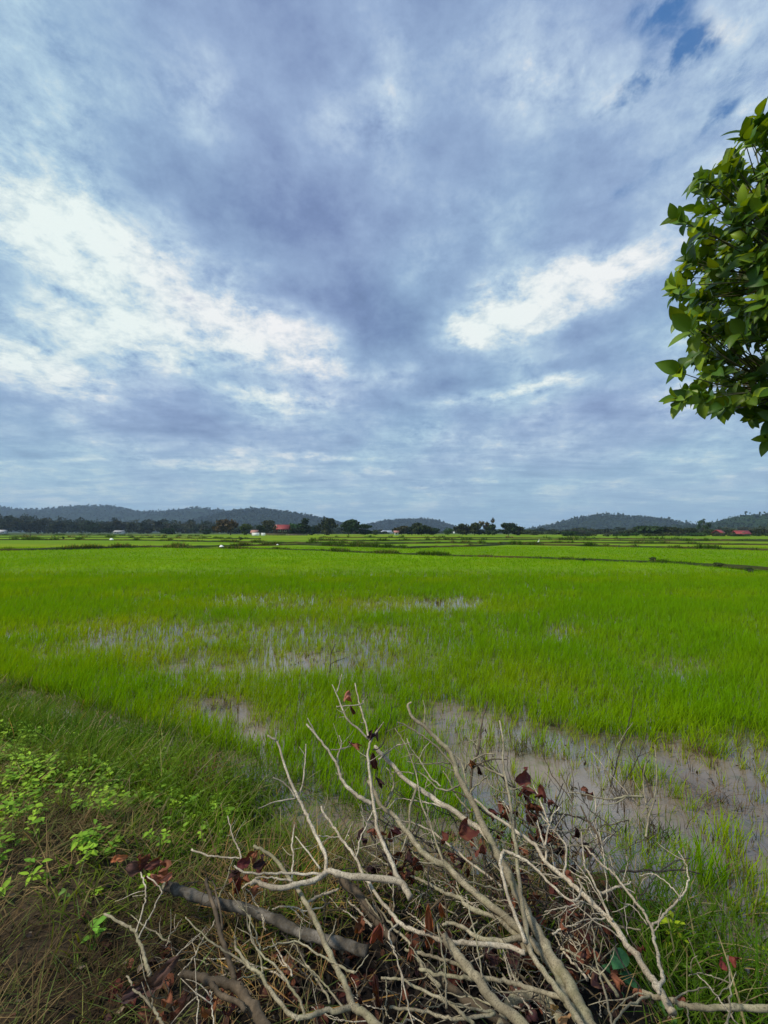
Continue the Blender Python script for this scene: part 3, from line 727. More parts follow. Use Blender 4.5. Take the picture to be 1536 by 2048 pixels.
for i in range(22):
    px_ = 1130+i*20+random.uniform(-8, 8)
    tree_px('low_bush', 'low dark bush in the ragged row along the right field edge', px_, random.uniform(1064, 1069), random.uniform(14, 28), random.uniform(186, 200), 300+i, bush=True, n=220, col=random.choice([DK*1.3, DK, MG*.8]), cat='shrub', group='low bushes along the right field edge')
def woodland(name, label, x0, x1, tops, d0, d1, step, col, seed):
    r = np.random.default_rng(seed); P = []; Cc = []; Sz = []
    pxs = np.arange(x0, x1, step)
    for row, dist in enumerate(np.linspace(d0, d1, 4)):
        for px_ in pxs+r.uniform(-step, step, len(pxs)):
            top = np.interp(px_, [t_[0] for t_ in tops], [t_[1] for t_ in tops])+r.uniform(-2.5, 7)+(3-row)*2.0
            h = max(2.5, (HY-top)/F*dist+2); w = r.uniform(.8, 1.5)*step*2/F*dist
            pts, _ = crown_points(190, w, h*.95, h*.03, int(r.integers(1e6)), 6)
            pts = pts+np.array(((px_-768)/F*dist, dist, -.4))
            tone = r.uniform(.6, 1.5); br = r.uniform(0, 1)**3
            cc = (np.array(col)*(1-br)+np.array((.065, .062, .035))*br)*tone
            P.append(pts); Cc.append(np.broadcast_to(cc, (len(pts), 3))*(1+r.normal(0, .2, (len(pts), 1)))); Sz.append(np.full(len(pts), w*.075))
    V, Fl, Cn, C_ = clump_quads(np.concatenate(P), np.concatenate(Sz), np.clip(np.concatenate(Cc), .004, 1))
    return tag(new_mesh(name, V, Fl, Cn, M['far'], None, C_), label, kind='stuff')
woodland('woodland', 'long dark wood closing the fields on the left', -330, 470, [(-330,1032),(0,1024),(40,1027),(120,1033),(200,1034),(330,1036),(440,1040),(470,1048)], 440, 640, 12, (.026,.040,.020), 5)
woodland('woodland', 'low dark wood behind the middle trees', 470, 760, [(470,1050),(560,1048),(640,1050),(700,1056),(760,1060)], 420, 600, 12, (.026,.042,.020), 6)
woodland('woodland', 'low hazy wood at the foot of the right hills', 1040, 1900, [(1040,1060),(1130,1055),(1250,1054),(1350,1056),(1450,1055),(1560,1050),(1900,1040)], 330, 470, 12, (.032,.050,.020), 8)
woodland('woodland', 'thin line of far scrub in the gap between the hills', 740, 1060, [(740,1061),(900,1061),(1060,1061)], 700, 900, 10, (.03,.045,.02), 9)

# ------------------------------------------------------------------ houses, walls, small far things
ROOFR = plain('red roof sheet', (.22, .035, .032), .6, .25, 2.0); ROOFP = plain('faded pinkish roof', (.34, .17, .13), .7, .25, 2.0)
WOODD = plain('dark timber wall', (.045, .032, .024), .8, .4, 3.0); WHITE = plain('white paint', (.75, .74, .70), .7, .06, 2.0)
PANE = plain('dark window', (.02, .022, .025), .3, .1, 2.0); BROWNF = plain('weathered fence board', (.12, .085, .055), .85, .4, 3.0)
def gable(root, name, x0, x1, y0, y1, z0, z1, m, over=.4, axis='x', th=.18):
    """a pitched roof as two thick slabs; ridge runs along axis"""
    mb = MB()
    if axis == 'x':
        ym = (y0+y1)/2
        for s in (-1, 1):
            ye = y0-over if s < 0 else y1+over
            a = [(x0-over, ye, z0-.15), (x1+over, ye, z0-.15), (x1+over, ym, z1), (x0-over, ym, z1)]
            if s > 0: a = a[::-1]
            mb.add(a+[(p[0], p[1], p[2]-th) for p in a], [(0,1,2,3),(7,6,5,4),(0,4,5,1),(1,5,6,2),(2,6,7,3),(3,7,4,0)])
    else:
        xm = (x0+x1)/2
        for s in (-1, 1):
            xe = x0-over if s < 0 else x1+over
            a = [(xe, y0-over, z0-.15), (xm, y0-over, z1), (xm, y1+over, z1), (xe, y1+over, z0-.15)]
            if s > 0: a = a[::-1]
            mb.add(a+[(p[0], p[1], p[2]-th) for p in a], [(0,1,2,3),(7,6,5,4),(0,4,5,1),(1,5,6,2),(2,6,7,3),(3,7,4,0)])
    return mb.build(name, m, root)
def house(name, label, px, dist, w, dep, hw, hr, wallm, roofm, rz=0, stilts=0, wins=2, cat='house', axis='x'):
    p = at(px, HY, dist); root = empty(name, (p.x, dist, -.36), rz); tag(root, label, cat)
    mb = MB(); mb.box(-w/2, w/2, 0, dep, stilts, stilts+hw)
    if axis == 'x':
        for sx_ in (-w/2+.02, w/2-.02):
            mb.add([(sx_, .02, stilts+hw), (sx_, dep-.02, stilts+hw), (sx_, dep/2, stilts+hw+hr*.9)], [(0, 1, 2)])
    else: mb.add([(-w/2+.02, .02, stilts+hw), (w/2-.02, .02, stilts+hw), (0, .02, stilts+hw+hr*.9)], [(0, 1, 2)])
    mb.build('wall', wallm, root)
    gable(root, 'roof', -w/2, w/2, 0, dep, stilts+hw, stilts+hw+hr, roofm, .5, axis)
    for i in range(wins):
        xw = -w/2+w*(i+.5)/wins; wf_ = MB(); wf_.box(xw-.55, xw+.55, -.06, .04, stilts+.8, stilts+2.0); wo = wf_.build('window', WHITE, root)
        wp_ = MB(); wp_.box(xw-.45, xw+.45, -.09, -.062, stilts+.9, stilts+1.9); wp_.build('pane', PANE, wo)
    d_ = MB(); d_.box(-.45, .45, -.05, .03, stilts+.02, stilts+.78 if hw < 1 else stilts+2.0)
    if wins != 1 and wins % 2 == 0: d_.build('door', BROWNF, root)
    if stilts:
        for ix in range(4):
            for iy in (0, 1):
                s_ = MB(); xx = -w/2+.3+ix*(w-.6)/3; yy = .3+iy*(dep-.6); s_.box(xx-.12, xx+.12, yy-.12, yy+.12, -.3, stilts); s_.build('stilt', WOODD, root)
    return root
r_ = house('timber_house', 'dark timber house on stilts under a bright red pitched roof', 565, 238, 6.2, 5.2, 2.4, 2.4, WOODD, ROOFR, .05, 1.3, 2)
gable(r_, 'gable_roof', -5.2, -2.9, .6, 4.8, 3.9, 6.1, ROOFP, .3, 'y')
w2 = MB(); w2.box(-5.1, -3.12, .7, 4.7, 1.3, 3.8); w2.build('annex', WOODD, r_)
house('garden_shed', 'small shed with a faded orange roof left of the red roofed house', 508, 244, 3.2, 3, 1.8, 1.3, BROWNF, ROOFP, 0, 0, 0, 'shed')
house('farmhouse', 'house with dark red roof half hidden by trees, left of the two', 1447, 200, 3.6, 4, 1.3, 1.7, WOODD, ROOFR, .5, 0, 0)
house('farmhouse', 'house with a long striped red and pale roof at the far right', 1487, 196, 5.0, 4, 1.2, 1.5, WOODD, ROOFR, -.25, 0, 0)
house('white_hut', 'little white hut left of the domed clump of trees', 793, 246, 2.2, 2.2, 1.9, .9, WHITE, ROOFP, 0, 0, 1, 'hut')
house('white_house', 'low white house half hidden at the foot of the left wood', 236, 430, 9, 5, 2.2, 1.5, WHITE, plain('grey roof', (.3, .3, .3), .7), 0, 0, 2)
house('white_house', 'white house at the far left picture edge before the wood', 2, 430, 7, 5, 2.4, 1.8, WHITE, plain('pale roof', (.42, .42, .42), .7), .3, 0, 2)
house('long_shed', 'long pale shed far off in the gap between the hills', 772, 650, 22, 8, 2.6, 1.6, WHITE, plain('tin roof', (.45, .5, .55), .5), 0, 0, 0, 'shed')
house('factory_shed', 'pale grey low building at the foot of the rounded hill, left of the domed trees', 752, 900, 14, 8, 3.5, 1.6, WHITE, plain('steel roof', (.35, .45, .6), .5), 0, 0, 0, 'building')
def slab(name, label, cat, x0, x1, z1, dist, m, dep=.15, z0=-.4):
    a = at(x0, HY, dist).x; b = at(x1, HY, dist).x
    root = empty(name, ((a+b)/2, dist, -.36)); tag(root, label, cat); hw = (b-a)/2
    mb = MB(); mb.box(-hw, hw, 0, dep, z0, z1); mb.build('panel', m, root)
    mb = MB(); mb.box(-hw-.06, hw+.06, -.05, dep+.05, z1+.003, z1+.1); mb.build('cap', m, root)
    for s in (-hw, hw): mb = MB(); mb.box(s-.1, s+.1, -.04, dep+.04, z0, z1-.004); mb.build('post', m, root)
slab('garden_wall', 'longer white wall panel in front of the orange roofed shed', 'wall', 504, 518, 1.55, 225, WHITE)
slab('garden_wall', 'short white wall panel just left of the red roofed house', 'wall', 522.5, 530, 1.45, 225, WHITE)
def fence(name, label, x0, x1, h, dist, m):
    a = at(x0, HY, dist).x; b = at(x1, HY, dist).x; root = empty(name, (a, dist, -.36)); tag(root, label, 'fence')
    n = int((b-a)/2)+1
    for i in range(n+1):
        xx = (b-a)*i/n; mb = MB(); mb.box(xx-.06, xx+.06, 0, .12, -.2, h*random.uniform(.95, 1.15)); mb.build('post', m, root)
    for zz_ in (h*.3, h*.6, h*.9): mb = MB(); mb.box(0, b-a, -.04, -.004, zz_-h*.11, zz_+h*.11); mb.build('rail', m, root)
fence('board_fence', 'dark brown board fence under the red roofed house', 532, 570, 1.25, 222, BROWNF)
fence('board_fence', 'lower greyish board fence running right from the red roofed house', 573, 615, .9, 224, plain('grey board', (.16, .13, .10), .9, .4, 3.0))
# white sheet like things lying on the bunds, and an egret
def sack(name, label, px, py, wpx, hpx, z=-.12):
    p = on_plane(px, py, z); dd_ = p.y; w = wpx/F*dd_; h = hpx/F*dd_
    mb = MB(); n = 14; m_ = 7; vs = []
    for i in range(m_+1):
        for j in range(n):
            a = 2*math.pi*j/n; ph = i/m_*math.pi/2; k = 1+.22*mnoise.noise(Vector((math.cos(a)*1.7, math.sin(a)*1.7, i*.5+px)))
            vs.append((math.cos(a)*math.cos(ph)*w/2*k, math.sin(a)*math.cos(ph)*w*.32*k, math.sin(ph)*h*k*(1+.3*math.cos(a*2+1))))
    fs = [(i*n+j, i*n+(j+1) % n, (i+1)*n+(j+1) % n, (i+1)*n+j) for i in range(m_) for j in range(n)]
    mb.add(vs, fs); o = mb.build(name, WHITE, None, True); o.location = (p.x, p.y, p.z-.03); tag(o, label, 'sack')
sack('white_sack', 'white humped sack lying on the ridge at the left, below the long wood', 223, 1079.5, 8, 2.6)
sack('white_sack', 'flattened white sack with a sharp end lying on the ridge left of centre', 443, 1093.5, 9, 3.0)
sack('white_sack', 'tiny white bag on the grassy ridge below the red roofed house', 555, 1089.5, 4, 1.6)
def egret(px, py):
    p = on_plane(px, py, -.1); root = empty('egret', (p.x, p.y, -.12), .6); tag(root, 'small white egret standing on the ridge right of centre', 'bird')
    def skin(chain, rad, nm, m, par):
        vs, fs = tube_arrays(chain, rad, 8); mb = MB(); mb.add(vs, fs); return mb.build(nm, m, par, True)
    skin([(-.24, 0, .30), (-.12, 0, .34), (.02, 0, .38), (.10, 0, .44), (.13, 0, .52), (.10, 0, .60), (.12, 0, .68), (.17, 0, .71), (.21, 0, .70)], [.01, .06, .085, .06, .03, .022, .022, .032, .012], 'body', WHITE, root)
    skin([(.205, 0, .70), (.31, 0, .68)], [.012, .003], 'beak', plain('beak', (.6, .4, .05)), root)
    for s in (-.03, .03): skin([(.0, s, .34), (-.03, s, .18), (.0, s, 0)], [.012, .008, .007], 'leg', PANE, root)
egret(1077, 1088)
def field_post(px, py, hpx, label):
    p = on_plane(px, py, -.1); h = hpx/F*p.y; mb = MB()
    vs, fs = tube_arrays([(0, 0, -.3), (.02, 0, h*.5), (0, .02, h)], [.12, .11, .1]); mb.add(vs, fs)
    vs, fs = tube_arrays([(-.35, 0, h*.72), (0, .02, h*.76), (.38, 0, h*.70)], [.07, .09, .07]); mb.add(vs, fs)
    o = mb.build('field_post', WOODD); o.location = (p.x, p.y, -.2); tag(o, label, 'post')
field_post(61, 1072, 5, 'dark stake standing in the far paddies at the left')
def sign(px, dist, label):
    p = at(px, HY, dist); root = empty('white_board', (p.x, dist, -.36)); tag(root, label, 'board')
    mb = MB(); mb.box(-.5, .5, 0, .06, .9, 2.1); mb.build('panel', WHITE, root)
    mb = MB(); mb.box(-.05, .05, .065, .14, -.3, 2.0); mb.build('post', WOODD, root)
sign(908, 246, 'small white board on a post beside the lone pointed bush')

# shrubs sticking out of the bunds
def bund_bush(label, px, py, wpx, hpx, seed, col=DK*1.6):
    p = on_plane(px, py, -.2); make_tree('bund_shrub', label, p.x, p.y, wpx/F*p.y, hpx/F*p.y, seed, n=260, bush=True, col=col, cat='shrub')
for a in [('small weedy shrub on the ridge near the left edge of the fields', 126, 1078, 8, 7, 50), ('dark low shrub on the ridge between the white wall and the flat sack', 481, 1079, 12, 8, 51),
          ('rounded weedy shrub on the ridge at the right, above the brown gap', 1440, 1128, 26, 14, 52), ('thin pale weed bush near the middle of the right ridge', 1304, 1120, 18, 12, 53),
          ('thin pale weed bush at the right end of the near ridge', 1500, 1135, 20, 12, 54), ('dark low clump at the left start of the near right ridge', 1166, 1118, 18, 6, 55),
          ('small upright weed on the second right ridge', 1238, 1093, 4, 6, 56), ('low green shrub on the left ridge below the round bush', 197, 1096, 12, 6, 57), ('flat green shrub on the left ridge', 260, 1094, 18, 5, 58)]:
    bund_bush(*a)

# ------------------------------------------------------------------ leaves as curved blades with a midrib
def leaf_arrays(P, Dv, Nv, L, Wd, curl, fold, c, rows=5, shape=.8, tipc=None):
    N = len(P); Dv = Dv/np.linalg.norm(Dv, axis=1)[:, None]; Nv = Nv-Dv*(Nv*Dv).sum(1)[:, None]; Nv /= np.linalg.norm(Nv, axis=1)[:, None]
    Sv = np.cross(Dv, Nv); L = np.broadcast_to(L, N)[:, None]; Wd = np.broadcast_to(Wd, N)[:, None]
    curl = np.broadcast_to(curl, N)[:, None]; fold = np.broadcast_to(fold, N)[:, None]
    vs = []; cs = []
    for i in range(rows+1):
        u = i/rows; w = math.sin(math.pi*(u**shape))**.85 if 0 < u < 1 else .0
        w = max(w, .04 if u < .5 else .0)
        mid = P+Dv*L*(u-.25*np.abs(curl)*u*u)-Nv*curl*L*u*u
        a = mid-Sv*Wd*w*.5+Nv*fold*Wd*w*.5; b = mid+Sv*Wd*w*.5+Nv*fold*Wd*w*.5
        vs += [a, mid, b]; cc = c if tipc is None else c*(1-u)+tipc*u
        cs += [cc, np.clip(cc*1.25, 0, 1), cc]
    k = len(vs); V = np.stack(vs, 1).reshape(-1, 3); C = np.stack(cs, 1).reshape(-1, 3); base = (np.arange(N)*k)[:, None]; q = []
    for i in range(rows):
        q.append(base+np.array([3*i, 3*i+1, 3*i+4, 3*i+3])); q.append(base+np.array([3*i+1, 3*i+2, 3*i+5, 3*i+4]))
    return V, np.concatenate(q, 1).ravel(), np.full(N*2*rows, 4), C
def rnd_dirs(n): 
    a = RNG.normal(size=(n, 3)); return a/np.linalg.norm(a, axis=1)[:, None]

# ------------------------------------------------------------------ the near tree at the right
tree = empty('leafy_tree', (4.55, 3.1, float(terrain(4.55, 3.1)))); tag(tree, 'dark glossy leaved tree reaching in from the right edge of the picture', 'tree')
def smooth(pts, k=4):
    out = []; n = len(pts)
    for i in range(n-1):
        p0, p1, p2, p3 = pts[max(i-1, 0)], pts[i], pts[i+1], pts[min(i+2, n-1)]
        for j in range(k):
            u = j/k; out.append(.5*((2*p1)+(p2-p0)*u+(2*p0-5*p1+4*p2-p3)*u*u+(3*p1-p0-3*p2+p3)*u**3))
    out.append(pts[-1]); return out
OUTD = 26
OUT = [(150,1600),(190,1560),(205,1508),(265,1468),(330,1398),(400,1375),(430,1338),(500,1345),(560,1322),(620,1352),(680,1345),(730,1350),(800,1335),(815,1360),(838,1440),(845,1500),(870,1530),(900,1536),(940,1640)]
whorls = []
r = np.random.default_rng(5); tries = 0
tips_fix = [(1352,437,2.6),(1400,352,2.6),(1345,572,2.5),(1388,372,2.7),(1350,742,2.6),(1345,797,2.6),(1372,660,2.5),(1480,262,2.8),(1512,228,2.9),(1445,338,2.8),(1440,815,2.7),(1365,520,2.7),(1500,835,2.9),(1532,880,2.9),(1400,800,2.6),(1360,640,2.7),(1395,450,2.6)]
for (a, b, c) in tips_fix: whorls.append(at(a+4, b, c))
whorls += [at(1556, 1050, 3.4), at(1560, 1085, 3.4), at(1552, 892, 3.2)]
while len(whorls) < 1200 and tries < 60000:
    tries += 1
    px_ = r.uniform(1330, 2100); py_ = r.uniform(120, 950); Y_ = r.uniform(2.3, 4.3)
    lim = np.interp(py_, [o[0] for o in OUT], [o[1] for o in OUT])-OUTD+26+62*vnoise(py_/34.0, Y_*3, 5)
    if px_ < lim: continue
    p = at(px_, py_, Y_); q = Vector(((p.x-3.9)/1.95, (p.y-3.15)/1.25, (p.z-3.45)/1.75))
    if py_ > 800 and p.x > 3.3: pass
    if q.length > 1 or (q.length < .35 and r.random() < .6): continue
    if min(((p-w_).length for w_ in whorls[-80:]), default=1) < .05: continue
    whorls.append(p)
base_t = Vector((4.55, 3.1, 0)); ctr = Vector((4.3, 3.15, 3.0))
mb = MB()
def addtube(m_, pts, r0, r1, sides=6, jit=0): 
    n_ = len(pts); vs, fs = tube_arrays(pts, [r0+(r1-r0)*i/(n_-1) for i in range(n_)], sides, jit); m_.add(vs, fs)
org = Vector(tree.location)
trunk_p = [Vector((0, 0, -.1)), Vector((-.06, .03, .9)), Vector((-.02, 0, 1.8)), Vector((-.16, .04, 2.6)), Vector((-.2, .05, 3.6)), Vector((-.3, .05, 4.4))]
addtube(mb, smooth(trunk_p, 4), .13, .035, 10, .06)
limbs = []
for i in range(16):
    a = r.uniform(0, 6.28) if i > 7 else math.pi+r.uniform(-.9, .9); s = trunk_p[2].lerp(trunk_p[4], r.random()); L_ = r.uniform(.7, 1.35)
    e = s+Vector((math.cos(a)*L_, math.sin(a)*L_*.8, r.uniform(-.1, .8))); pts = smooth([s, s.lerp(e, .5)+Vector((0, 0, .1)), e], 4)
    addtube(mb, pts, .035, .012, 7); limbs += [p+org for p in pts[3:]]
mb.build('trunk', bark_mat('tree bark', (.09, .075, .055), (.2, .17, .12)), tree, True)
mb = MB(); PP, DD, NN = [], [], []
for i, wpt in enumerate(whorls):
    src = min(limbs, key=lambda q: (q-wpt).length*(1+.3*random.random()))
    outd = (wpt-ctr); outd.normalize()
    midp = src.lerp(wpt, .6)+Vector((random.uniform(-.05, .05), random.uniform(-.05, .05), random.uniform(-.08, .03)))
    addtube(mb, [p-org for p in smooth([src, midp, wpt], 3)], .006, .0022, 5)
    k = random.randint(6, 9); tw = (wpt-midp).normalized()*.6+outd*.5+Vector((0, 0, random.uniform(-.3, .35))); tw.normalize()
    s = tw.orthogonal().normalized(); b = tw.cross(s); a0 = random.random()*6.28
    for j in range(k):
        a = a0+j*2.4; sp_ = random.uniform(.45, 1.2); d = tw*1.0+(s*math.cos(a)+b*math.sin(a))*sp_+Vector((0, 0, -.12))
        PP.append(wpt-tw*.015*(k-j)-org); DD.append(d); nn = tw*1.0-(s*math.cos(a)+b*math.sin(a))*.7+Vector((0, 0, .9)); NN.append(nn)
mb.build('twigs', bark_mat('green twig', (.10, .11, .04), (.20, .18, .10)), tree, True)
PP, DD, NN = np.array(PP), np.array(DD), np.array(NN); N = len(PP)
tone = RNG.random((N, 1))**2.2
c = (np.array((.050, .120, .010))*(1-tone)+np.array((.22, .31, .014))*tone)*RNG.uniform(.7, 1.2, (N, 1))
Lf = RNG.uniform(.08, .155, N)
V, Fl, Cn, Cc = leaf_arrays(PP, DD, NN, Lf, Lf*RNG.uniform(.48, .64, N), RNG.uniform(-.1, .6, N), RNG.uniform(.15, .8, N), c, 7, .92)
new_mesh('crown', V, Fl, Cn, M['leaf'], tree, Cc, True)
print('tree leaves', N)

# twig of another shrub poking in low at the right edge
def sprig(name, label, cat, p0, hgt, nl, Ll, col, seed, wide=.5, lean=(0, 0), up=1, group=None, droop=.2, mat_='weed', stemr=.003):
    rr = np.random.default_rng(seed); root = empty(name, p0, rr.uniform(0, 6)); tag(root, label, cat, group)
    top = Vector((lean[0]*hgt+rr.normal()*.05*hgt, lean[1]*hgt+rr.normal()*.05*hgt, hgt)); pts = smooth([Vector((0, 0, -.02)), top*.5+Vector((rr.normal(), rr.normal(), 0))*.06*hgt, top], 4)
    m_ = MB(); addtube(m_, pts, stemr, stemr*.4, 6); m_.build('stem', M['stem'], root, True)
    P, D_, N_ = [], [], []
    for i in range(nl):
        u = .25+.75*i/max(1, nl-1); p = pts[min(len(pts)-1, int(u*(len(pts)-1)))]; a = i*2.5+rr.uniform(-.4, .4)
        P.append(p); D_.append((math.cos(a), math.sin(a), (.75-droop*2)*u+.1)); N_.append((-.3*math.cos(a), -.3*math.sin(a), 1))
    L = Ll*rr.uniform(.6, 1.15, nl)
    cc = np.clip(np.array(col)*(1+rr.normal(0, .2, (nl, 1))), .003, 1)
    V, Fl, Cn, Cc = leaf_arrays(np.array(P), np.array(D_), np.array(N_), L, L*wide, rr.uniform(.05, .5, nl), rr.uniform(.05, .4, nl), cc, 6, .75)
    new_mesh('leaves', V, Fl, Cn, M[mat_], root, Cc, True)
    return root
M['stem'] = plain('green stem', (.16, .20, .06), .6)
gz = lambda x, y: float(terrain(x, y))
def ground_at(px, py):
    z = 0.0
    for _ in range(8): p = on_plane(px, py, z); z = gz(p.x, p.y)
    return p
for i, (px, py, h, nl, L, c, lab, wd) in enumerate([
  (190,1885,.07,7,.055,(.15,.33,.035),'small fresh green seedling alone in the dry grass at the left',.5),
  (60,1740,.05,6,.045,(.14,.30,.03),'tiny bright seedling below the weed patch at the left edge',.55),
  (128,1800,.04,5,.035,(.12,.20,.04),'tiny dull green seedling in the dry grass left of the pale twigs',.5),
  (1345,1905,.17,16,.075,(.26,.34,.012),'bright yellow green plant standing right of the forked branch',.42),
  (1395,1985,.07,10,.06,(.12,.22,.02),'low green seedling below the yellow green plant',.45),
  (1240,1985,.13,6,.088,(.045,.14,.055),'dark bluish green plant with round leaves between the branches',.75),
  (1345,2048,.06,6,.06,(.08,.17,.035),'round leaved green plant at the bottom edge beside the thick branch end',.75),
  (1300,1880,.12,6,.075,(.06,.15,.025),'pale green pair of broad leaves behind the forked branch',.5),
  (1520,1945,.12,10,.045,(.24,.30,.015),'small yellowish weed at the right edge near the bottom',.5),
  (1480,1915,.2,14,.05,(.08,.14,.02),'tall feathery green weed near the right edge',.3)]):
    p = ground_at(px, py); sprig('seedling' if h < .1 else 'leafy_plant', lab, 'plant', (p.x, p.y, p.z-.005), h, nl, L, c, 100+i, wd)
# carpet of broad leaved weeds at the left
n = 9000; x = RNG.uniform(-5.6, -.9, n); y = RNG.uniform(1.9, 4.6, n); z = terrain(x, y)
px, py = project(x, y, z)
dens = np.exp(-((px-60)/210)**2-((py-1610)/90)**2)*1.5+np.exp(-((px-210)/110)**2-((py-1620)/45)**2)*.8+np.exp(-((px-40)/70)**2-((py-1720)/30)**2)*1.1+np.exp(-((px-60)/170)**2-((py-1520)/40)**2)*.9
dens += .06*np.exp(-((px-250)/260)**2-((py-1640)/70)**2)+.5*np.exp(-((px-30)/90)**2-((py-1440)/50)**2)
dens *= sstep(.36, .58, fbm(x*4.2, y*4.2, 3, 44))*3.0
ok = (RNG.random(n) < dens) & (py > 1390); x, y, z = x[ok], y[ok], z[ok]
PPs, DDs, NNs, LL, CC, TT = [], [], [], [], [], []
for i in range(len(x)):
    hgt = random.uniform(.02, .14); k = random.randint(4, 7); a0 = random.random()*6.28; tone = random.random()**1.5; lx, ly = random.uniform(-.03, .03), random.uniform(-.03, .03)
    for j in range(k):
        a = a0+j*2.39; u = .5+.5*j/k; PPs.append((x[i]+lx*u, y[i]+ly*u, z[i]+hgt*u)); DDs.append((math.cos(a), math.sin(a), random.uniform(-.1, .5))); NNs.append((random.uniform(-.3, .3), random.uniform(-.3, .3), 1))
        LL.append(random.uniform(.018, .047)); s_ = random.uniform(.8, 1.2); CC.append([(.12+.18*tone)*s_, (.24+.22*tone)*s_, (.02+.015*tone)*s_])
LL = np.array(LL)
V, Fl, Cn, Cc = leaf_arrays(np.array(PPs), np.array(DDs), np.array(NNs), LL, LL*RNG.uniform(.35, .75, len(LL)), RNG.uniform(0, .5, len(LL)), RNG.uniform(0, .4, len(LL)), np.array(CC), 5, .75)
tag(new_mesh('broadleaf_weeds', V, Fl, Cn, M['weed'], None, Cc, True), 'carpet of light green broad leaved weeds at the left', kind='stuff')

# ------------------------------------------------------------------ the pile of cut branches
def Dp(py, lift=0):            # the pile's surface: how far ahead each row of it lies
    return max(1.14, 1.2+.0021*(2048-py))+lift
def to_pts(pl, lift, drift=0.0, base_lift=None):
    n = len(pl); out = []
    for i, (px, py) in enumerate(pl):
        u = i/max(1, n-1); p = at(px, py, Dp(py, lift+drift*u)); g_ = gz(p.x, p.y)+.008
        if p.z < g_: p = at(px, py, Dp(py, lift+drift*u)*max(.55, (EYE-g_)/(EYE-p.z)))
        out.append(p)
    return out
KR = .78
def branch_mesh(name, strokes, m_, lift, parent=None, jit=.10, sides=8, drift=0, spurs=(0, 1, 2, 2, 3)):
    mb = MB()
    ks = KR if sides > 5 else 1
    for (r0, r1, pl) in strokes:
        r0, r1 = r0*KR, max(r1*KR, .55)
        pl = [pl[0]]+[(a+random.gauss(0, .7), b+random.gauss(0, .7)) for a, b in pl[1:-1]]+[pl[-1]]
        pts = smooth(to_pts(pl, lift, drift), 4); n_ = len(pts)
        if spurs and n_ > 12:
            for _ in range(random.choice(spurs)):
                i0 = random.randint(n_//3, n_-3); d0 = (pts[i0+1]-pts[i0]).normalized(); s_ = d0.cross(Vector((random.gauss(0, .5), -1, random.gauss(0, .5)))).normalized()*random.choice((-1, 1))
                Ls = random.uniform(.03, .13); dd0 = d0*random.uniform(.4, 1.1)+s_; dd0.normalize(); q = [pts[i0]]
                for k_ in range(4): dd0 = (dd0+Vector((random.gauss(0, .16), random.gauss(0, .16), random.gauss(0, .16)+.04))).normalized(); q.append(q[-1]+dd0*Ls/4)
                if all(a.z > gz(a.x, a.y) for a in q[1:]):
                    vs, fs = tube_arrays(q, [.0016, .0014, .0012, .001, .0007], 5); mb.add(vs, fs)
        for i in range(1, n_-1): pts[i] = pts[i]+Vector((random.gauss(0, 1), random.gauss(0, 1), random.gauss(0, 1)))*.0014
        rad = []
        for i in range(n_):
            u = i/(n_-1); rr = (r0+(r1-r0)*u)*Dp(pl[min(len(pl)-1, int(u*(len(pl)-1)))][1], lift)/F
            if i % 5 == 0: rr *= 1.16
            rad.append(rr*random.uniform(.95, 1.05))
        vs, fs = tube_arrays(pts, rad, sides, jit*.4); mb.add(vs, fs)
    return mb.build(name, m_, parent, True)
BR_ = []
def branch(name, label, m_, lift, main, twigs=(), cat='branch', group=None, sides=9):
    o = branch_mesh(name, [main], M[m_], lift, sides=sides); tag(o, label, cat, group); BR_.append(o)
    for tw in twigs:
        mm = M[m_]
        if len(tw) == 4: mm = M[tw[3]]
        branch_mesh('twig', [tw[:3]], mm, lift, o, sides=6, drift=random.uniform(-.10, .04))
    return o
# --- pale forked bough lying level across the middle
bA = branch('dead_branch', 'pale smooth bough lying level across the pile with a cut end and an upright fork', 'pale', -.10,
  (7.5,5,[(821,1795),(812,1780),(802,1764),(755,1758),(704,1752),(675,1747),(652,1743),(637,1757),(612,1764),(580,1772),(547,1775),(514,1764),(500,1768)]),
  [(5,2,[(652,1743),(650,1710),(635,1677),(617,1640),(608,1617),(596,1595),(586,1574),(570,1533),(556,1488),(548,1479),(535,1471)]),
   (2.4,1,[(596,1595),(607,1561),(611,1514),(612,1488)]),(2.4,1,[(592,1596),(573,1569),(546,1555)]),(2,.9,[(592,1596),(552,1604),(516,1617)]),
   (3,2,[(645,1748),(620,1748),(582,1747),(545,1747),(512,1749),(481,1741),(468,1732)]),(2.6,1.5,[(584,1762),(560,1758),(542,1756),(510,1756)]),
   (2.4,1.2,[(640,1738),(617,1706),(591,1673)]),(3,2,[(510,1764),(497,1769),(484,1777)]),
   (6,2.4,[(802,1764),(793,1752),(785,1730),(774,1706),(764,1680),(753,1654),(750,1616),(743,1579),(738,1540),(736,1509),(741,1483),(756,1460)]),
   (3,1.5,[(741,1483),(738,1470),(729,1436),(719,1405),(710,1366)]),(2.4,1.2,[(756,1460),(762,1452),(767,1444)]),
   (2.6,1,[(736,1478),(718,1460),(693,1434),(677,1395),(664,1369)],) ,(1.6,.8,[(674,1384),(679,1368),(684,1348)]),
   (1.8,.9,[(673,1413),(690,1411),(724,1407),(727,1400)]),
   (5,2,[(745,1608),(725,1598),(708,1585),(690,1567),(678,1545),(674,1530),(656,1501),(638,1478),(613,1448)]),
   (2.6,1.2,[(674,1530),(676,1512),(682,1496),(682,1484),(678,1471)]),(1.5,.8,[(662,1500),(680,1498),(702,1493)]),
   (2,1,[(640,1482),(628,1460),(615,1436)]),(1.6,.8,[(763,1493),(773,1462),(781,1431),(782,1405)],'dark') if False else (1.6,.8,[(745,1500),(763,1493),(773,1462),(781,1431),(782,1405)],'dark')])
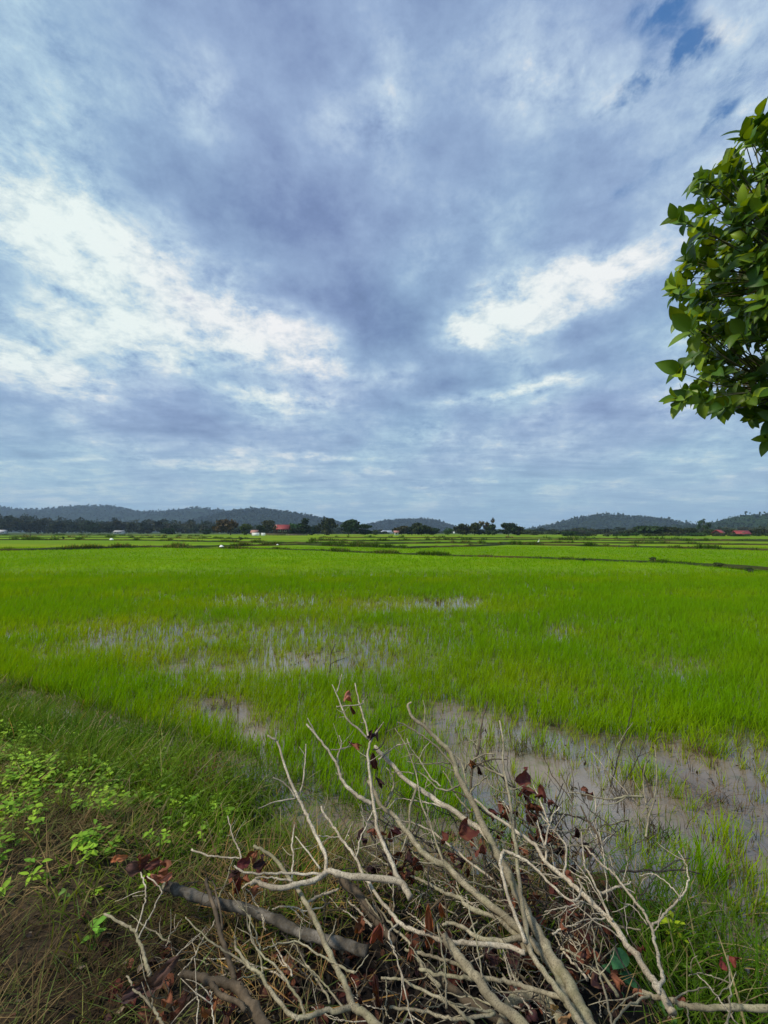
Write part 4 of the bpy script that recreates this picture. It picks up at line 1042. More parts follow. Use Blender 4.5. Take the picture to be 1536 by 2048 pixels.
# --- the tall slim branch on the left
branch('dead_branch', 'long pale branch curving up the left side from the bottom edge, with side twigs', 'grey', -.05,
  (9,3,[(790,2090),(753,2048),(723,2024),(706,2013),(699,1991),(683,1954),(664,1919),(645,1874),(627,1834),(603,1792),(589,1771),(566,1738),(545,1713),(525,1702),(507,1692)]),
  [(6,2.5,[(706,2013),(680,2020),(650,2023),(617,2035),(590,2034),(577,2027),(554,1998),(530,1963),(521,1949),(505,1937),(490,1926),(476,1902),(470,1888),(469,1872)]),
   (2.8,1.2,[(521,1950),(500,1932),(458,1905),(436,1893),(416,1879),(387,1853),(371,1834)]),
   (2.6,1,[(524,1950),(521,1912),(515,1884),(509,1860),(493,1827),(476,1813)]),
   (2,1,[(521,1912),(505,1879),(495,1841),(492,1806)]),(1.8,.9,[(524,1951),(500,1953),(475,1960)]),
   (3,1.2,[(709,1947),(690,1938),(669,1928),(650,1916),(631,1905),(598,1885),(563,1888),(540,1893),(526,1900)]),
   (1.8,.8,[(598,1885),(600,1865),(605,1837)]),(2,.9,[(653,1886),(667,1865),(671,1850),(672,1837)]),
   (3.4,1.6,[(608,2030),(600,2005),(594,1991),(580,1970),(566,1952),(545,1928),(526,1910),(505,1885),(500,1856),(500,1830)]),
   (2.5,1.2,[(685,2013),(670,1996),(655,1977),(637,1955),(619,1938)]),(1.6,.8,[(709,1947),(720,1932),(737,1909)])])
# --- long middle branch
branch('dead_branch', 'slim beige branch running from the cut stub up to the left over the grass line', 'pale', -.04,
  (5.5,2.2,[(1050,1905),(1007,1893),(949,1888),(902,1884),(875,1878),(860,1870),(828,1860),(798,1846),(784,1828),(767,1809),(741,1774),(725,1748),(711,1717),(697,1697),(682,1678),(670,1658),(656,1639),(647,1624),(643,1613)]),
  [(1.8,.9,[(690,1682),(696,1664),(706,1642)]),(1.8,.9,[(680,1676),(668,1674),(656,1673),(637,1671)]),
   (2.2,1,[(711,1720),(718,1692),(724,1670),(732,1652),(734,1645),(740,1633),(746,1621)]),
   (2.6,1.4,[(798,1846),(777,1865),(784,1886),(791,1910),(805,1956),(816,2004),(826,2048)])])
# --- the main stems fanning out of the lower right
bE = branch('dead_branch', 'thickest beige stem rising from the bottom edge right of centre to a fine forked tip', 'grey', -.02,
  (15,2.6,[(1225,2110),(1180,2048),(1155,2000),(1136,1963),(1110,1925),(1090,1893),(1075,1865),(1061,1839),(1047,1810),(1031,1781),(1015,1750),(998,1715),(990,1698),(982,1682),(965,1649),(946,1606),(930,1580),(915,1546),(904,1512),(893,1497),(875,1480),(860,1465),(846,1449),(825,1434),(816,1413),(823,1405)]),
  [(2,.9,[(848,1449),(850,1426),(849,1412),(846,1400)]),(3,1.2,[(918,1552),(904,1527),(880,1500),(862,1484),(846,1473),(828,1460),(810,1449),(794,1444)]),
   (3.2,1.3,[(940,1592),(945,1580),(955,1566),(975,1551)]),(3,1.3,[(1010,1553),(990,1546),(969,1535),(962,1525),(959,1514),(955,1496),(954,1478)]),
   (2.6,1.2,[(930,1545),(934,1532),(943,1522),(957,1513),(972,1508),(990,1508)]),(1.8,.8,[(972,1507),(968,1498),(959,1493),(945,1484),(935,1475)]),
   (3,1.6,[(934,1586),(932,1565),(930,1543),(926,1530),(918,1518),(905,1508)]),(1.6,.8,[(930,1543),(933,1510),(936,1485),(937,1472)]),
   (1.8,.8,[(899,1527),(880,1524),(855,1528),(838,1527),(815,1523)]),(1.6,.8,[(912,1545),(890,1533),(872,1526)]),
   (2.6,1.2,[(922,1566),(914,1575),(899,1580),(880,1578),(870,1574),(852,1556),(838,1545),(831,1543)])], sides=12)
branch('dead_branch', 'second thick stem lying along the left flank of the thickest one', 'grey', .0,
  (11,4,[(1200,2110),(1160,2048),(1130,1995),(1113,1945),(1095,1922),(1078,1898),(1058,1880),(1036,1858),(1007,1832),(961,1795),(918,1757),(893,1731),(867,1722),(843,1701),(820,1670),(800,1645),(785,1630),(766,1616),(757,1602),(750,1587),(737,1561)]),
  [(2.8,1,[(890,1729),(876,1696),(866,1664),(859,1642),(844,1611),(836,1572),(828,1535),(815,1501),(803,1478),(790,1457)]),
   (2.8,1.2,[(771,1613),(786,1579),(787,1565),(784,1551),(773,1535)]),(1.6,.8,[(828,1548),(812,1545),(783,1544)]),
   (2,1,[(869,1726),(848,1726),(820,1724),(805,1722),(792,1716),(781,1710)]),(2.4,1.2,[(1007,1783),(985,1776),(965,1771),(945,1765),(928,1760)]),
   (1.8,.9,[(745,1619),(760,1618),(778,1617)])], sides=10)
branch('dead_branch', 'straight tan branch slanting up left beneath the dark curled leaves', 'pale', .03,
  (6.5,4.5,[(985,1690),(958,1655),(935,1642),(912,1625),(880,1607),(865,1595),(838,1577),(812,1559),(790,1537),(768,1514),(757,1502),(751,1493)]),
  [(2,.9,[(757,1519),(775,1506),(790,1492),(805,1487),(820,1486)]),(2.4,1.1,[(905,1623),(880,1612),(850,1605),(815,1599),(795,1597)]),(2,1,[(795,1597),(786,1606),(778,1616)])])
branch('dead_branch', 'thin whippy grey shoot standing nearly upright through the middle of the pile', 'grey', -.10,
  (8,1.6,[(1195,2110),(1160,2048),(1125,1992),(1100,1960),(1078,1933),(1059,1898),(1054,1863),(1045,1804),(1038,1757),(1031,1687),(1029,1680),(1024,1632),(1016,1574),(1008,1540),(1007,1510),(1006,1483),(999,1441)]),
  [(1.6,.8,[(1018,1585),(1000,1583),(980,1570),(975,1555)]),(1.6,.7,[(1020,1578),(1035,1576),(1050,1570)]),(1.8,.8,[(1026,1660),(1015,1630),(1005,1605),(997,1595)])])
branch('dead_branch', 'beige branch bent back in a tight hook in the middle of the pile', 'pale', -.12,
  (4.5,1.8,[(1050,1884),(1036,1846),(1019,1799),(1005,1752),(1001,1735),(1000,1720),(1004,1708),(1010,1703),(1031,1710),(1054,1722),(1078,1741),(1101,1769),(1136,1799),(1153,1799),(1162,1781),(1160,1768),(1155,1757)]),[(1.4,.7,[(1085,1748),(1110,1750),(1125,1756)])])
branch('dead_branch', 'thick blunt pole with a freshly cut top end pointing up left', 'grey', -.09,
  (12,9,[(1090,2110),(1045,2048),(989,2001),(951,1954),(930,1928),(914,1910),(900,1892),(888,1872)]),[(2.6,1.4,[(905,1898),(892,1880),(880,1862),(874,1846)])], sides=12)
branch('dead_branch', 'crooked stick joining the level one from above left of the hook', 'grey', .02,
  (6.5,2.6,[(1050,1905),(1040,1877),(1026,1865),(998,1839),(942,1816),(918,1795),(890,1785),(867,1774),(848,1766),(832,1755),(820,1750)]),[(2,1,[(918,1795),(905,1775),(888,1765),(860,1755)])])
branch('dead_branch', 'curved grey stick arching over the cut pole towards the thick stem', 'grey', .0,
  (7,3,[(1060,1900),(1045,1877),(1019,1881),(984,1879),(951,1872),(923,1853),(897,1846),(885,1851)]),[(1.6,.8,[(951,1874),(968,1856),(985,1850),(1005,1840)])])
branch('dead_branch', 'long level pale stick crossing low above the bottom edge', 'grey', -.02,
  (5.5,3.5,[(1140,2010),(1120,1994),(1073,1980),(1040,1972),(1007,1963),(970,1957),(937,1956),(900,1952),(867,1947),(839,1938)]),[(2.4,1.2,[(1075,1981),(1040,1983),(1003,1985),(985,1972)]),(1.6,.8,[(870,1948),(880,1935),(905,1915),(925,1895),(945,1875)])])
branch('bent_branch', 'thick mossy bough arching like a hoop at the bottom edge', 'grey', .10,
  (10,11,[(1000,2060),(1014,2013),(1022,2002),(1036,1996),(1064,1989),(1090,1999),(1113,2027),(1128,2060)]), sides=12)
branch('dead_branch', 'dark thick pole lying beneath the pale sticks at the bottom centre', 'brown', .10, (10,9,[(1040,2080),(993,2038),(961,2015),(914,1987),(876,1956),(850,1935)]), [], sides=10)
branch('dead_branch', 'slim grey stick running along the bottom edge left of the cut pole', 'grey', -.03, (4,2.4,[(947,2048),(925,2028),(904,2010),(867,1992),(820,1968),(790,1958),(762,1956)]),[(1.5,.8,[(895,2006),(870,2013),(850,2012),(838,2003)])])
branch('dead_branch', 'lowest slim stick crossing the bottom centre', 'grey', .02, (3.6,3,[(990,2027),(960,2034),(928,2038),(895,2036),(867,2029),(820,2017),(779,2015)]),[(3,1.6,[(989,2025),(950,2020),(925,2010),(898,2003)])])
branch('dead_branch', 'short grey stick behind the hanging orange leaf', 'grey', -.02, (4,3,[(930,1940),(912,1928),(890,1921),(860,1912),(834,1905),(810,1898)]))
branch('dead_branch', 'thin straight twig leaning against the cut pole', 'grey', -.14, (2.2,1.2,[(965,1955),(958,1915),(954,1884),(942,1832),(936,1810),(932,1790)]),[(1.2,.7,[(953,1880),(962,1868),(968,1853)])])
branch('dead_branch', 'thin twig slanting past the hanging orange leaf down to the bottom edge', 'grey', -.15, (2.6,1.4,[(893,2015),(892,1970),(890,1933),(881,1886),(874,1846)]),[(2,1,[(890,2006),(870,1965),(848,1928),(820,1893)]),(1.6,.8,[(965,2020),(935,1990),(911,1961)])])
branch('dead_branch', 'long thin pale twig sweeping from the dark leaves to the hook', 'pale', .05, (3,1.5,[(1003,1774),(972,1748),(937,1722),(902,1692),(867,1666),(848,1655),(825,1645),(800,1642)]),[(1.5,.8,[(867,1666),(850,1668),(838,1674)])])
branch('dead_branch', 'blackened twig end crossing behind the pale upright fork', 'dark', .02, (4,2,[(800,1780),(786,1744),(770,1717),(757,1695),(748,1682),(740,1668)]))
branch('dead_branch', 'thin dark twig standing in the rice beyond the pile', 'dark', .25, (1.4,.7,[(659,1345),(660,1337),(661,1311),(666,1298),(672,1288)]),[(1,.6,[(660,1330),(670,1322),(690,1316)])])
# --- right hand group
bK = branch('dead_branch', 'long brownish branch descending the right side to the mossy stump', 'pale', -.04,
  (9,2.6,[(1345,2025),(1339,2014),(1322,1987),(1305,1960),(1290,1935),(1274,1911),(1262,1900),(1253,1890),(1230,1854),(1197,1818),(1180,1802),(1143,1769),(1127,1752),(1092,1724),(1080,1706),(1068,1689),(1040,1668),(1008,1645),(985,1629),(968,1614),(949,1598)]),
  [(3,1.2,[(1127,1752),(1132,1722),(1132,1692),(1118,1672),(1097,1649),(1080,1628)]),(3,1.4,[(1090,1724),(1094,1705),(1090,1692),(1080,1665),(1075,1640)]),
   (2.6,1.2,[(1090,1690),(1095,1665),(1100,1645),(1108,1628),(1120,1613)]),(2.4,1,[(1097,1645),(1086,1617),(1076,1592),(1071,1580),(1066,1569)]),
   (2,1,[(1000,1600),(990,1592),(1010,1612),(1027,1632)]) if False else (2,1,[(1027,1640),(1018,1620),(1008,1605),(997,1594)]),
   (2.2,1.1,[(1215,1838),(1190,1838),(1165,1842),(1150,1850)]),(2,1,[(1220,1846),(1200,1822),(1175,1808),(1150,1800)]),
   (1.8,.9,[(1253,1890),(1225,1862),(1195,1845),(1165,1820),(1140,1800)])])
branch('dead_branch', 'slender branch with curling side twigs spread over the dark grass at the right', 'pale', -.12,
  (4.5,2,[(1318,1985),(1320,1975),(1325,1962),(1324,1949),(1318,1925),(1315,1911),(1308,1880),(1305,1859),(1295,1838),(1280,1817),(1264,1795),(1247,1772),(1233,1756),(1217,1741),(1202,1728),(1185,1708),(1171,1694)]),
  [(2.8,1,[(1305,1853),(1320,1838),(1336,1823),(1350,1808),(1362,1795),(1372,1776),(1377,1759),(1375,1745),(1372,1730),(1366,1713),(1357,1702)]),
   (1.8,.8,[(1359,1796),(1350,1782),(1341,1771),(1328,1759),(1315,1751),(1297,1748),(1279,1751)]),(1.6,.8,[(1308,1862),(1316,1852),(1320,1836),(1324,1818)]),
   (1.5,.7,[(1230,1753),(1225,1735),(1220,1715),(1218,1703)]),(1.5,.7,[(1295,1850),(1292,1846),(1274,1823),(1264,1812),(1253,1808),(1248,1815),(1251,1845),(1256,1869)])])
branch('dead_branch', 'thin forked branch rising beside the slender one with a dark leaf at its tip', 'pale', -.06,
  (3.4,1.2,[(1225,1840),(1217,1831),(1205,1800),(1192,1774),(1180,1750),(1171,1733),(1168,1708),(1164,1686),(1162,1663)]),
  [(1.6,.7,[(1215,1802),(1214,1780),(1213,1756),(1210,1730),(1207,1710),(1202,1680),(1197,1658)]),(1.6,.8,[(1205,1806),(1190,1780),(1170,1748),(1150,1722),(1140,1714)])])
branch('dead_branch', 'grey lichen covered branch running level out of the bottom right corner', 'grey', -.02,
  (7,5,[(1640,2020),(1536,2016),(1490,2014),(1449,2016),(1377,2012),(1341,2001),(1310,1992),(1284,1983)]),
  [(3,2,[(1305,1988),(1280,2002),(1256,2011),(1240,2030),(1225,2052)]),(2.2,1,[(1341,2001),(1365,1988),(1387,1980),(1408,1976),(1429,1978)]),(2,1,[(1300,1990),(1270,1990),(1245,2005),(1225,2025)]),(2,1,[(1372,2014),(1376,2030),(1378,2050)])])
branch('dead_branch', 'thin stick standing upright near the bottom right corner', 'grey', -.10, (2.4,1.3,[(1454,2055),(1459,2010),(1461,1965),(1458,1935),(1456,1911)]),[(1.6,.8,[(1460,1966),(1440,1958),(1424,1953),(1408,1948),(1393,1947),(1378,1952)]),(1.4,.7,[(1461,1968),(1445,1985),(1430,2000)])])
branch('dead_branch', 'pale thin stick slanting down to the bottom right corner', 'pale', -.05, (1.9,1.3,[(1480,2058),(1455,2020),(1430,1990),(1410,1966),(1393,1947)]))
branch('dead_branch', 'thin brown stick left of the dark bluish leaves', 'grey', -.08, (3,1.6,[(1226,2055),(1222,2042),(1215,2001),(1207,1975),(1199,1949),(1192,1915),(1189,1885),(1185,1851)]),[(1.4,.7,[(1199,1950),(1180,1935),(1160,1925),(1140,1915)])])
# --- left hand things
logo = branch('fallen_log', 'thick cracked log with a sawn yellowish end lying across the left of the pile', 'log', .06,
  (10,11.5,[(331,1771),(347,1776),(364,1783),(401,1797),(446,1809),(493,1816),(547,1838),(594,1863),(641,1876),(687,1888),(734,1904)]), sides=16, cat='log')
e0 = at(331, 1771, Dp(1771, .055)); e1 = at(364, 1783, Dp(1783, .06)); ax = (e0-e1).normalized()
vs, fs = tube_arrays([e0-ax*.004, e0+ax*.007], [.016, .0155], 18, .04); mb = MB(); mb.add(vs, fs); mb.build('sawn_end', M['cut'], logo)
branch('fallen_log', 'dark brown pole running under the level bough towards the hanging leaf', 'brown', .05, (10,9,[(685,1760),(700,1776),(716,1792),(746,1834),(765,1856),(790,1885)]), sides=12, cat='log')
branch('upright_stick', 'weathered split stick standing up in front of the thick log', 'brown', -.02, (6.5,3.6,[(468,1965),(465,1947),(455,1915),(446,1888),(438,1858),(430,1827),(423,1798),(416,1771),(412,1757)]),[(3,1.8,[(444,1860),(440,1820),(432,1790),(425,1762)])], cat='stick')
branch('broken_branch', 'rough barked broken bough with an orange torn end at the bottom left', 'brown', -.02, (7,12,[(362,1947),(380,1950),(399,1954),(422,1961),(446,1966),(477,1978),(500,2010),(528,2048),(545,2080)]),[(6,5,[(424,1968),(440,1990),(470,2000),(490,2020)])], sides=12)
branch('dry_stick', 'short pale stick with a kink lying on the dry grass at the far left', 'grey', -.03, (4.2,2.6,[(299,1948),(297,1942),(289,1915),(282,1893),(276,1875),(268,1860),(250,1850),(230,1839),(209,1828)]), cat='stick')
branch('dry_twig', 'thin wavy white twig standing above the kinked stick', 'pale', -.05, (1.9,1.5,[(272,1865),(281,1835),(291,1804),(292,1790),(290,1771),(285,1757),(281,1745)]), cat='twig')
branch('dry_twig', 'thin white twig bent at a right angle below the sawn log end', 'pale', -.06, (1.9,1.3,[(278,1876),(290,1850),(303,1827),(315,1803),(325,1783),(310,1766),(294,1752)]), cat='twig')
branch('dry_stick', 'forked greenish twig coming up from the bottom edge at the left', 'grey', -.04, (3.2,1.8,[(330,2060),(324,2048),(314,2030),(303,2013),(286,1996),(270,1982),(262,1968),(253,1952)]),[(2,1.2,[(304,2014),(306,1995),(306,1980),(304,1966)])], cat='stick')
branch('dry_twig', 'straight thin twig aslant in front of the brown leaf sheet', 'pale', -.05, (1.3,.8,[(336,1931),(352,1912),(369,1895),(385,1880),(405,1862)]), cat='twig')
branch('dry_twig', 'gently bent pale twig lying on the orange grass left of the level bough', 'pale', -.02, (1.9,1.6,[(383,1699),(405,1706),(430,1713),(455,1715),(481,1716)]), cat='twig')
branch('dry_twig', 'thin pale twig rising steeply out of the orange grass', 'pale', -.04, (2.0,1.2,[(482,1718),(476,1700),(470,1682),(462,1660),(455,1632)]), cat='twig')
branch('dry_twig', 'thin white twig rising from the bottom edge left of the broken bough', 'pale', -.05, (1.6,1.2,[(427,2055),(425,2020),(423,1998),(421,1980)]), cat='twig')
branch('dry_twig', 'kinked thin twig beside the one at the bottom edge', 'pale', -.05, (1.5,1.1,[(391,2055),(394,2030),(397,2001),(392,1990),(391,1978)]), cat='twig')
branch('dry_twig', 'upright pale twig crossing the level bough at its left part', 'pale', .02, (2.2,1.6,[(584,1765),(586,1740),(587,1710),(584,1690),(586,1670),(589,1650)]), cat='twig')
branch('dry_stick', 'short pale curved stick under the level bough', 'pale', .02, (3.2,2.4,[(612,1806),(628,1797),(645,1790),(662,1784),(678,1778)]), cat='stick')
branch('dry_twig', 'thin twig lying level below the short curved stick', 'pale', .02, (1.8,1.2,[(545,1820),(560,1815),(577,1813),(595,1816),(612,1822),(640,1815),(660,1804)]), cat='twig')
branch('dry_stick', 'rough pale stick lying beside the dark brown pole', 'pale', .0, (2.6,1.8,[(744,1853),(730,1838),(716,1820),(706,1811),(697,1802)]),[(1.5,.9,[(684,1820),(700,1828),(716,1845)])], cat='stick')
branch('dead_branch', 'slim stick descending from the stub of the level bough past the long leaf', 'grey', -.01, (4.2,2.2,[(880,1975),(860,1954),(840,1925),(828,1909),(820,1893),(814,1879),(802,1868),(790,1860),(770,1835),(751,1811)]),[(1.6,.9,[(826,1905),(835,1890),(846,1880)])])
branch('dead_branch', 'pale thin stick leaning in the dark red leaves right of the thickest stem', 'pale', .04, (3,1.5,[(1175,1960),(1155,1935),(1140,1920),(1128,1905),(1118,1890),(1110,1870)]),[(1.5,.8,[(1128,1905),(1120,1925),(1122,1945)])])
branch('dead_branch', 'short straight pale twig jutting right above the dark red leaves', 'pale', -.02, (2.2,1.6,[(1105,1868),(1120,1861),(1140,1852),(1157,1846)]),[(1.2,.7,[(1130,1857),(1128,1850),(1125,1847)])])
branch('dead_branch', 'grey stick climbing from the bottom edge between the stems and the bluish leaves', 'grey', .03, (4,2,[(1235,1992),(1205,1950),(1185,1935),(1165,1920),(1140,1905),(1120,1897)]),[(2,1,[(1150,1915),(1160,1890),(1150,1875),(1140,1868)]),(1.5,.8,[(1200,1950),(1180,1940),(1160,1945),(1130,1932)])])

# untraced thin sticks filling the heap, all alike
proto = []
for i in range(280):
    if i < 150: px, py = random.uniform(730, 1240), random.uniform(1690, 2050)
    elif i < 250: px, py = random.uniform(820, 1320), random.uniform(1560, 1900)
    else: px, py = random.uniform(330, 740), random.uniform(1760, 2040)
    a = random.gauss(math.radians(225), .55) if random.random() < .75 else random.uniform(0, 6.28)
    L = random.uniform(50, 190); n = random.randint(4, 6); pl = [(px, py)]
    for j in range(n):
        a += random.uniform(-.28, .28); px += math.cos(a)*L/n; py += math.sin(a)*L/n; pl.append((px, py))
    r0 = random.uniform(.9, 2.6)*(1.5 if i % 9 == 0 else 1); lf = random.uniform(-.02, .20)
    o = branch_mesh('dry_twig', [(r0, r0*.45, pl)], M[random.choice(['pale', 'grey', 'brown', 'brown', 'dark', 'dark'])], lf, sides=6)
    tag(o, 'thin dry twig tangled among the bigger branches of the heap', 'twig', 'thin twigs filling the branch heap')
    if random.random() < .7:
        u = random.randint(1, n-2); q = pl[u]; a2 = a+random.choice((-1, 1))*random.uniform(.4, .9); l2 = L*random.uniform(.25, .5)
        branch_mesh('twig', [(r0*.6, r0*.35, [q, (q[0]+math.cos(a2)*l2*.5, q[1]+math.sin(a2)*l2*.5), (q[0]+math.cos(a2+.2)*l2, q[1]+math.sin(a2+.2)*l2)])], o.data.materials[0], lf, o, sides=5)

# ------------------------------------------------------------------ dead leaves
def dead_leaf(name, label, p, L, w, d, nrm, col, curl, cup, seed, group=None, parent=None, cat='leaf', twist=.0):
    rr = random.Random(seed); d = Vector(d).normalized(); nrm = Vector(nrm); nrm = (nrm-d*nrm.dot(d)).normalized(); s0 = d.cross(nrm)
    rows, cols_ = 12, 8; vs = []; cs = []; off = rr.random()*50
    pos = Vector(p); dirv = d.copy(); nn = nrm.copy()
    from mathutils import Quaternion
    for i in range(rows+1):
        u = i/rows; wid = w*max(.04, math.sin(math.pi*min(1, u**.8*.97+.02))**.7)
        for j in range(cols_+1):
            v = j/cols_*2-1; ang = v*cup
            if abs(cup) > .05: sx_ = math.sin(ang)/cup; up_ = (1-math.cos(ang))/cup
            else: sx_, up_ = v, 0
            q = pos+s0*wid*.5*sx_*(1+.42*mnoise.noise(Vector((u*7+off, v*1.3, 0))))+nn*wid*.5*up_
            q = q+nn*L*.17*mnoise.noise(Vector((u*3.2+off, v*2.2, off)))+nn*L*.06*mnoise.noise(Vector((u*8+off, v*6, off)))
            q = q+nn*L*.012*abs(math.sin((u*9+abs(v)*2.2)*math.pi))
            vs.append(q); k = .7+.5*(mnoise.noise(Vector((u*4+off, v*3, 3)))*.5+.5)+(.25 if j == cols_//2 else 0); tk = max(0, mnoise.noise(Vector((u*5+off, v*2.5, 9)))*1.6-.15)*.5; cs.append([c_*k*(1-tk)+t_*tk for c_, t_ in zip(col, (.26, .13, .06))])
        st = L/rows; qd = Quaternion(s0, -curl/rows*(1+.8*u)); dirv.rotate(qd); nn.rotate(qd)
        tq = Quaternion(dirv, twist/rows); s0.rotate(tq); nn.rotate(tq); pos = pos+dirv*st
    C1 = cols_+1
    fs = [(i*C1+j, i*C1+j+1, (i+1)*C1+j+1, (i+1)*C1+j) for i in range(rows) for j in range(cols_)]
    o = new_mesh(name, np.array([tuple(q) for q in vs]), [k for f_ in fs for k in f_], [4]*len(fs), M['deadleaf'], parent, np.array(cs), True)
    if parent is None: tag(o, label, cat, group)
    return o
RED = (.085, .022, .018); BRN = (.13, .045, .025); ORG = (.34, .11, .045); DRK = (.030, .014, .016); PUR = (.060, .026, .030); TAN = (.24, .10, .06)
def hang(label, px, py, lpx, wpx, ang, col, curl, cup, lift=-.14, seed=1, parent=None, twist=0., tilt=.25):
    """a withered leaf still caught on the pile; ang: the way its tip points in the picture, degrees, 0 right, 90 up"""
    Dd = Dp(py, lift); p = at(px, py, Dd); L = 1.0*lpx/F*Dd; w = .85*wpx/F*Dd; curl *= 1.5; cup *= 1.25; a = math.radians(ang)
    d = (math.cos(a), tilt*random.uniform(-1, 1), math.sin(a)); nr = (random.uniform(-.35, .35), -1, random.uniform(.1, .6))
    return dead_leaf('dead_leaf', label, p, L, w, d, nr, col, curl, cup, seed, parent=parent, twist=twist)
for i, a in enumerate([
 ('pale rust coloured leaf curled on the highest black twig', 697, 1392, 34, 26, -95, (.34,.13,.09), 1.6, .9, -.12),
 ('narrow dark brown leaf hanging below the pale rust one', 701, 1412, 30, 13, -65, (.12,.05,.04), .6, 1.3, -.11),
 ('black looped leaf at the top of the upright fork', 742, 1476, 50, 20, 55, DRK, 4.2, .9, -.12),
 ('dark leaf folded behind the top of the upright fork', 752, 1462, 46, 22, -100, (.06,.03,.03), 1.2, 1.4, -.09),
 ('leaf with an orange hooked top curled against the upright fork', 713, 1486, 46, 18, -50, (.22,.08,.05), 1.8, 1.4, -.12),
 ('dark red leaf hanging down the upright fork', 745, 1506, 46, 22, -80, (.09,.03,.03), .5, 1.2, -.08),
 ('small dark leaf folded in the crook of two thin twigs', 756, 1565, 40, 18, -45, DRK, 1.4, 1.3, -.1),
 ('orange brown leaf caught among the forked twigs right of centre', 940, 1520, 32, 16, -60, (.22,.09,.04), .8, 1.2, -.08),
 ('dark narrow leaf just below the orange brown one', 955, 1532, 34, 14, -70, DRK, .7, 1.2, -.07),
 ('big wine red leaf curled over the thickest stem', 918, 1668, 52, 50, 25, (.10,.028,.02), 1.3, 1.0, -.12),
 ('flat topped dark red leaf standing above the brown heap of leaves', 1030, 1560, 44, 40, 20, (.11,.03,.03), 1.0, .9, -.02),
 ('long orange brown leaf hanging straight down in front of the sticks', 857, 1808, 96, 34, -92, (.33,.11,.05), .35, 1.5, -.16),
 ('shorter orange leaf hanging close beside the long one', 880, 1806, 48, 20, -80, (.28,.09,.04), .5, 1.3, -.15),
 ('large red brown leaf hanging from a twig left of the long orange one', 758, 1848, 66, 40, -100, (.20,.055,.04), .9, 1.0, -.15),
 ('rolled purple brown leaf hanging at the bottom centre', 748, 1945, 96, 28, -82, (.085,.030,.024), .4, 1.7, -.13),
 ('red brown leaf on the pale stem between the forks', 963, 1688, 34, 30, -95, (.15,.05,.04), .8, 1.0, -.1),
 ('brown leaf behind the level bough near its stub', 812, 1715, 42, 38, -70, (.12,.035,.03), .8, .8, .02),
 ('second brown leaf above the stub of the level bough', 832, 1722, 36, 34, -80, (.15,.05,.04), .8, .8, .02),
 ('maroon leaf at the left end of the level bough', 474, 1728, 30, 26, 10, (.11,.025,.028), .9, .9, -.1),
 ('blackish leaf right of the maroon one at the end of the level bough', 506, 1734, 34, 24, 25, DRK, 1.2, 1.0, -.09),
 ('narrow dark red leaf hanging below the end of the level bough', 480, 1754, 50, 22, -105, (.13,.03,.03), .4, 1.3, -.07),
 ('black shrivelled leaf left of the narrow dark red one', 478, 1742, 44, 20, 200, DRK, 1.0, 1.2, -.08),
 ('dark leaf hanging at the tip of the thin forked branch', 1152, 1655, 36, 20, -85, DRK, .6, 1.2, -.06),
 ('dark purple leaf on the dark grass at the right', 1140, 1735, 34, 18, -25, (.045,.028,.026), .8, .9, .0),
 ('rust brown leaf at the right of the brown heap of leaves', 1098, 1600, 34, 28, -60, (.17,.06,.05), 1.0, .9, .0),
 ('brown leaf curled like a bowl on the brown heap', 1048, 1585, 40, 34, -30, (.14,.05,.04), 1.4, 1.0, .03),
 ('dark leaf on the brown heap behind the whippy shoot', 1062, 1606, 38, 30, -90, BRN, 1.0, .9, .04),
 ('brown leaf low in the brown heap', 1052, 1630, 36, 30, -30, (.15,.055,.045), 1.3, .9, .02),
 ('dark red leaf beneath the brown heap', 985, 1625, 38, 30, -60, RED, 1.1, .9, .04),
 ('red leaf under the pale branches left of the thickest stem', 780, 1660, 44, 34, -60, (.11,.03,.03), 1.0, .9, .0),
 ('large grey purple leaf lying beside the sawn log', 252, 1735, 48, 36, -5, (.12,.062,.052), .8, .7, -.03),
 ('small orange leaf at the very left of the big dead leaves', 222, 1722, 20, 14, 25, ORG, .7, .7, -.02),
 ('second small orange leaf overlapping the first', 232, 1718, 22, 13, 0, (.38,.14,.06), .6, .7, -.03),
 ('salmon brown leaf against the sawn end of the log', 302, 1748, 40, 22, -30, (.36,.14,.09), .8, .8, -.05),
 ('rusty leaf arching behind the sawn end of the log', 288, 1738, 52, 22, 20, (.14,.05,.04), 1.4, .9, -.01),
 ('small salmon leaf touching the sawn end of the log', 318, 1762, 28, 14, 15, (.36,.13,.08), .8, .8, -.06),
 ('big purplish leaf sheet leaning on the twigs at the bottom left', 290, 1985, 80, 34, 48, (.085,.048,.040), .4, .7, -.03),
 ('dark ragged leaf under the purplish sheet', 245, 2000, 66, 30, 35, (.05,.03,.032), .7, .8, .0),
 ('rusty brown leaf hanging at the bottom edge beside the broken bough', 355, 1998, 44, 30, -95, (.14,.05,.03), .9, .9, -.02),
 ('orange brown ragged leaf at the bottom edge left of the broken bough', 405, 2012, 44, 22, -60, (.20,.075,.03), 1.1, 1.1, -.03),
 ('yellowish brown oval leaf on the hooped bough', 1100, 2012, 32, 20, -45, (.36,.22,.09), .4, .5, -.02),
 ('golden brown leaf at the bottom edge under the hooped bough', 1115, 2042, 36, 20, 0, (.40,.22,.10), .4, .5, -.03),
 ('dull red leaf beside the feathery weed at the right', 1440, 1935, 22, 22, 30, (.17,.035,.03), .8, .8, .0),
 ('dull red leaf behind the upright stick at the right', 1470, 1915, 30, 24, -60, (.17,.04,.03), .8, .8, .0)]):
    lb, px, py, l, w, an, c, cu, cp, lf = a
    hang(lb, px, py, l, w, an, c, cu, cp, lf, seed=200+i, twist=random.uniform(-.8, .8))
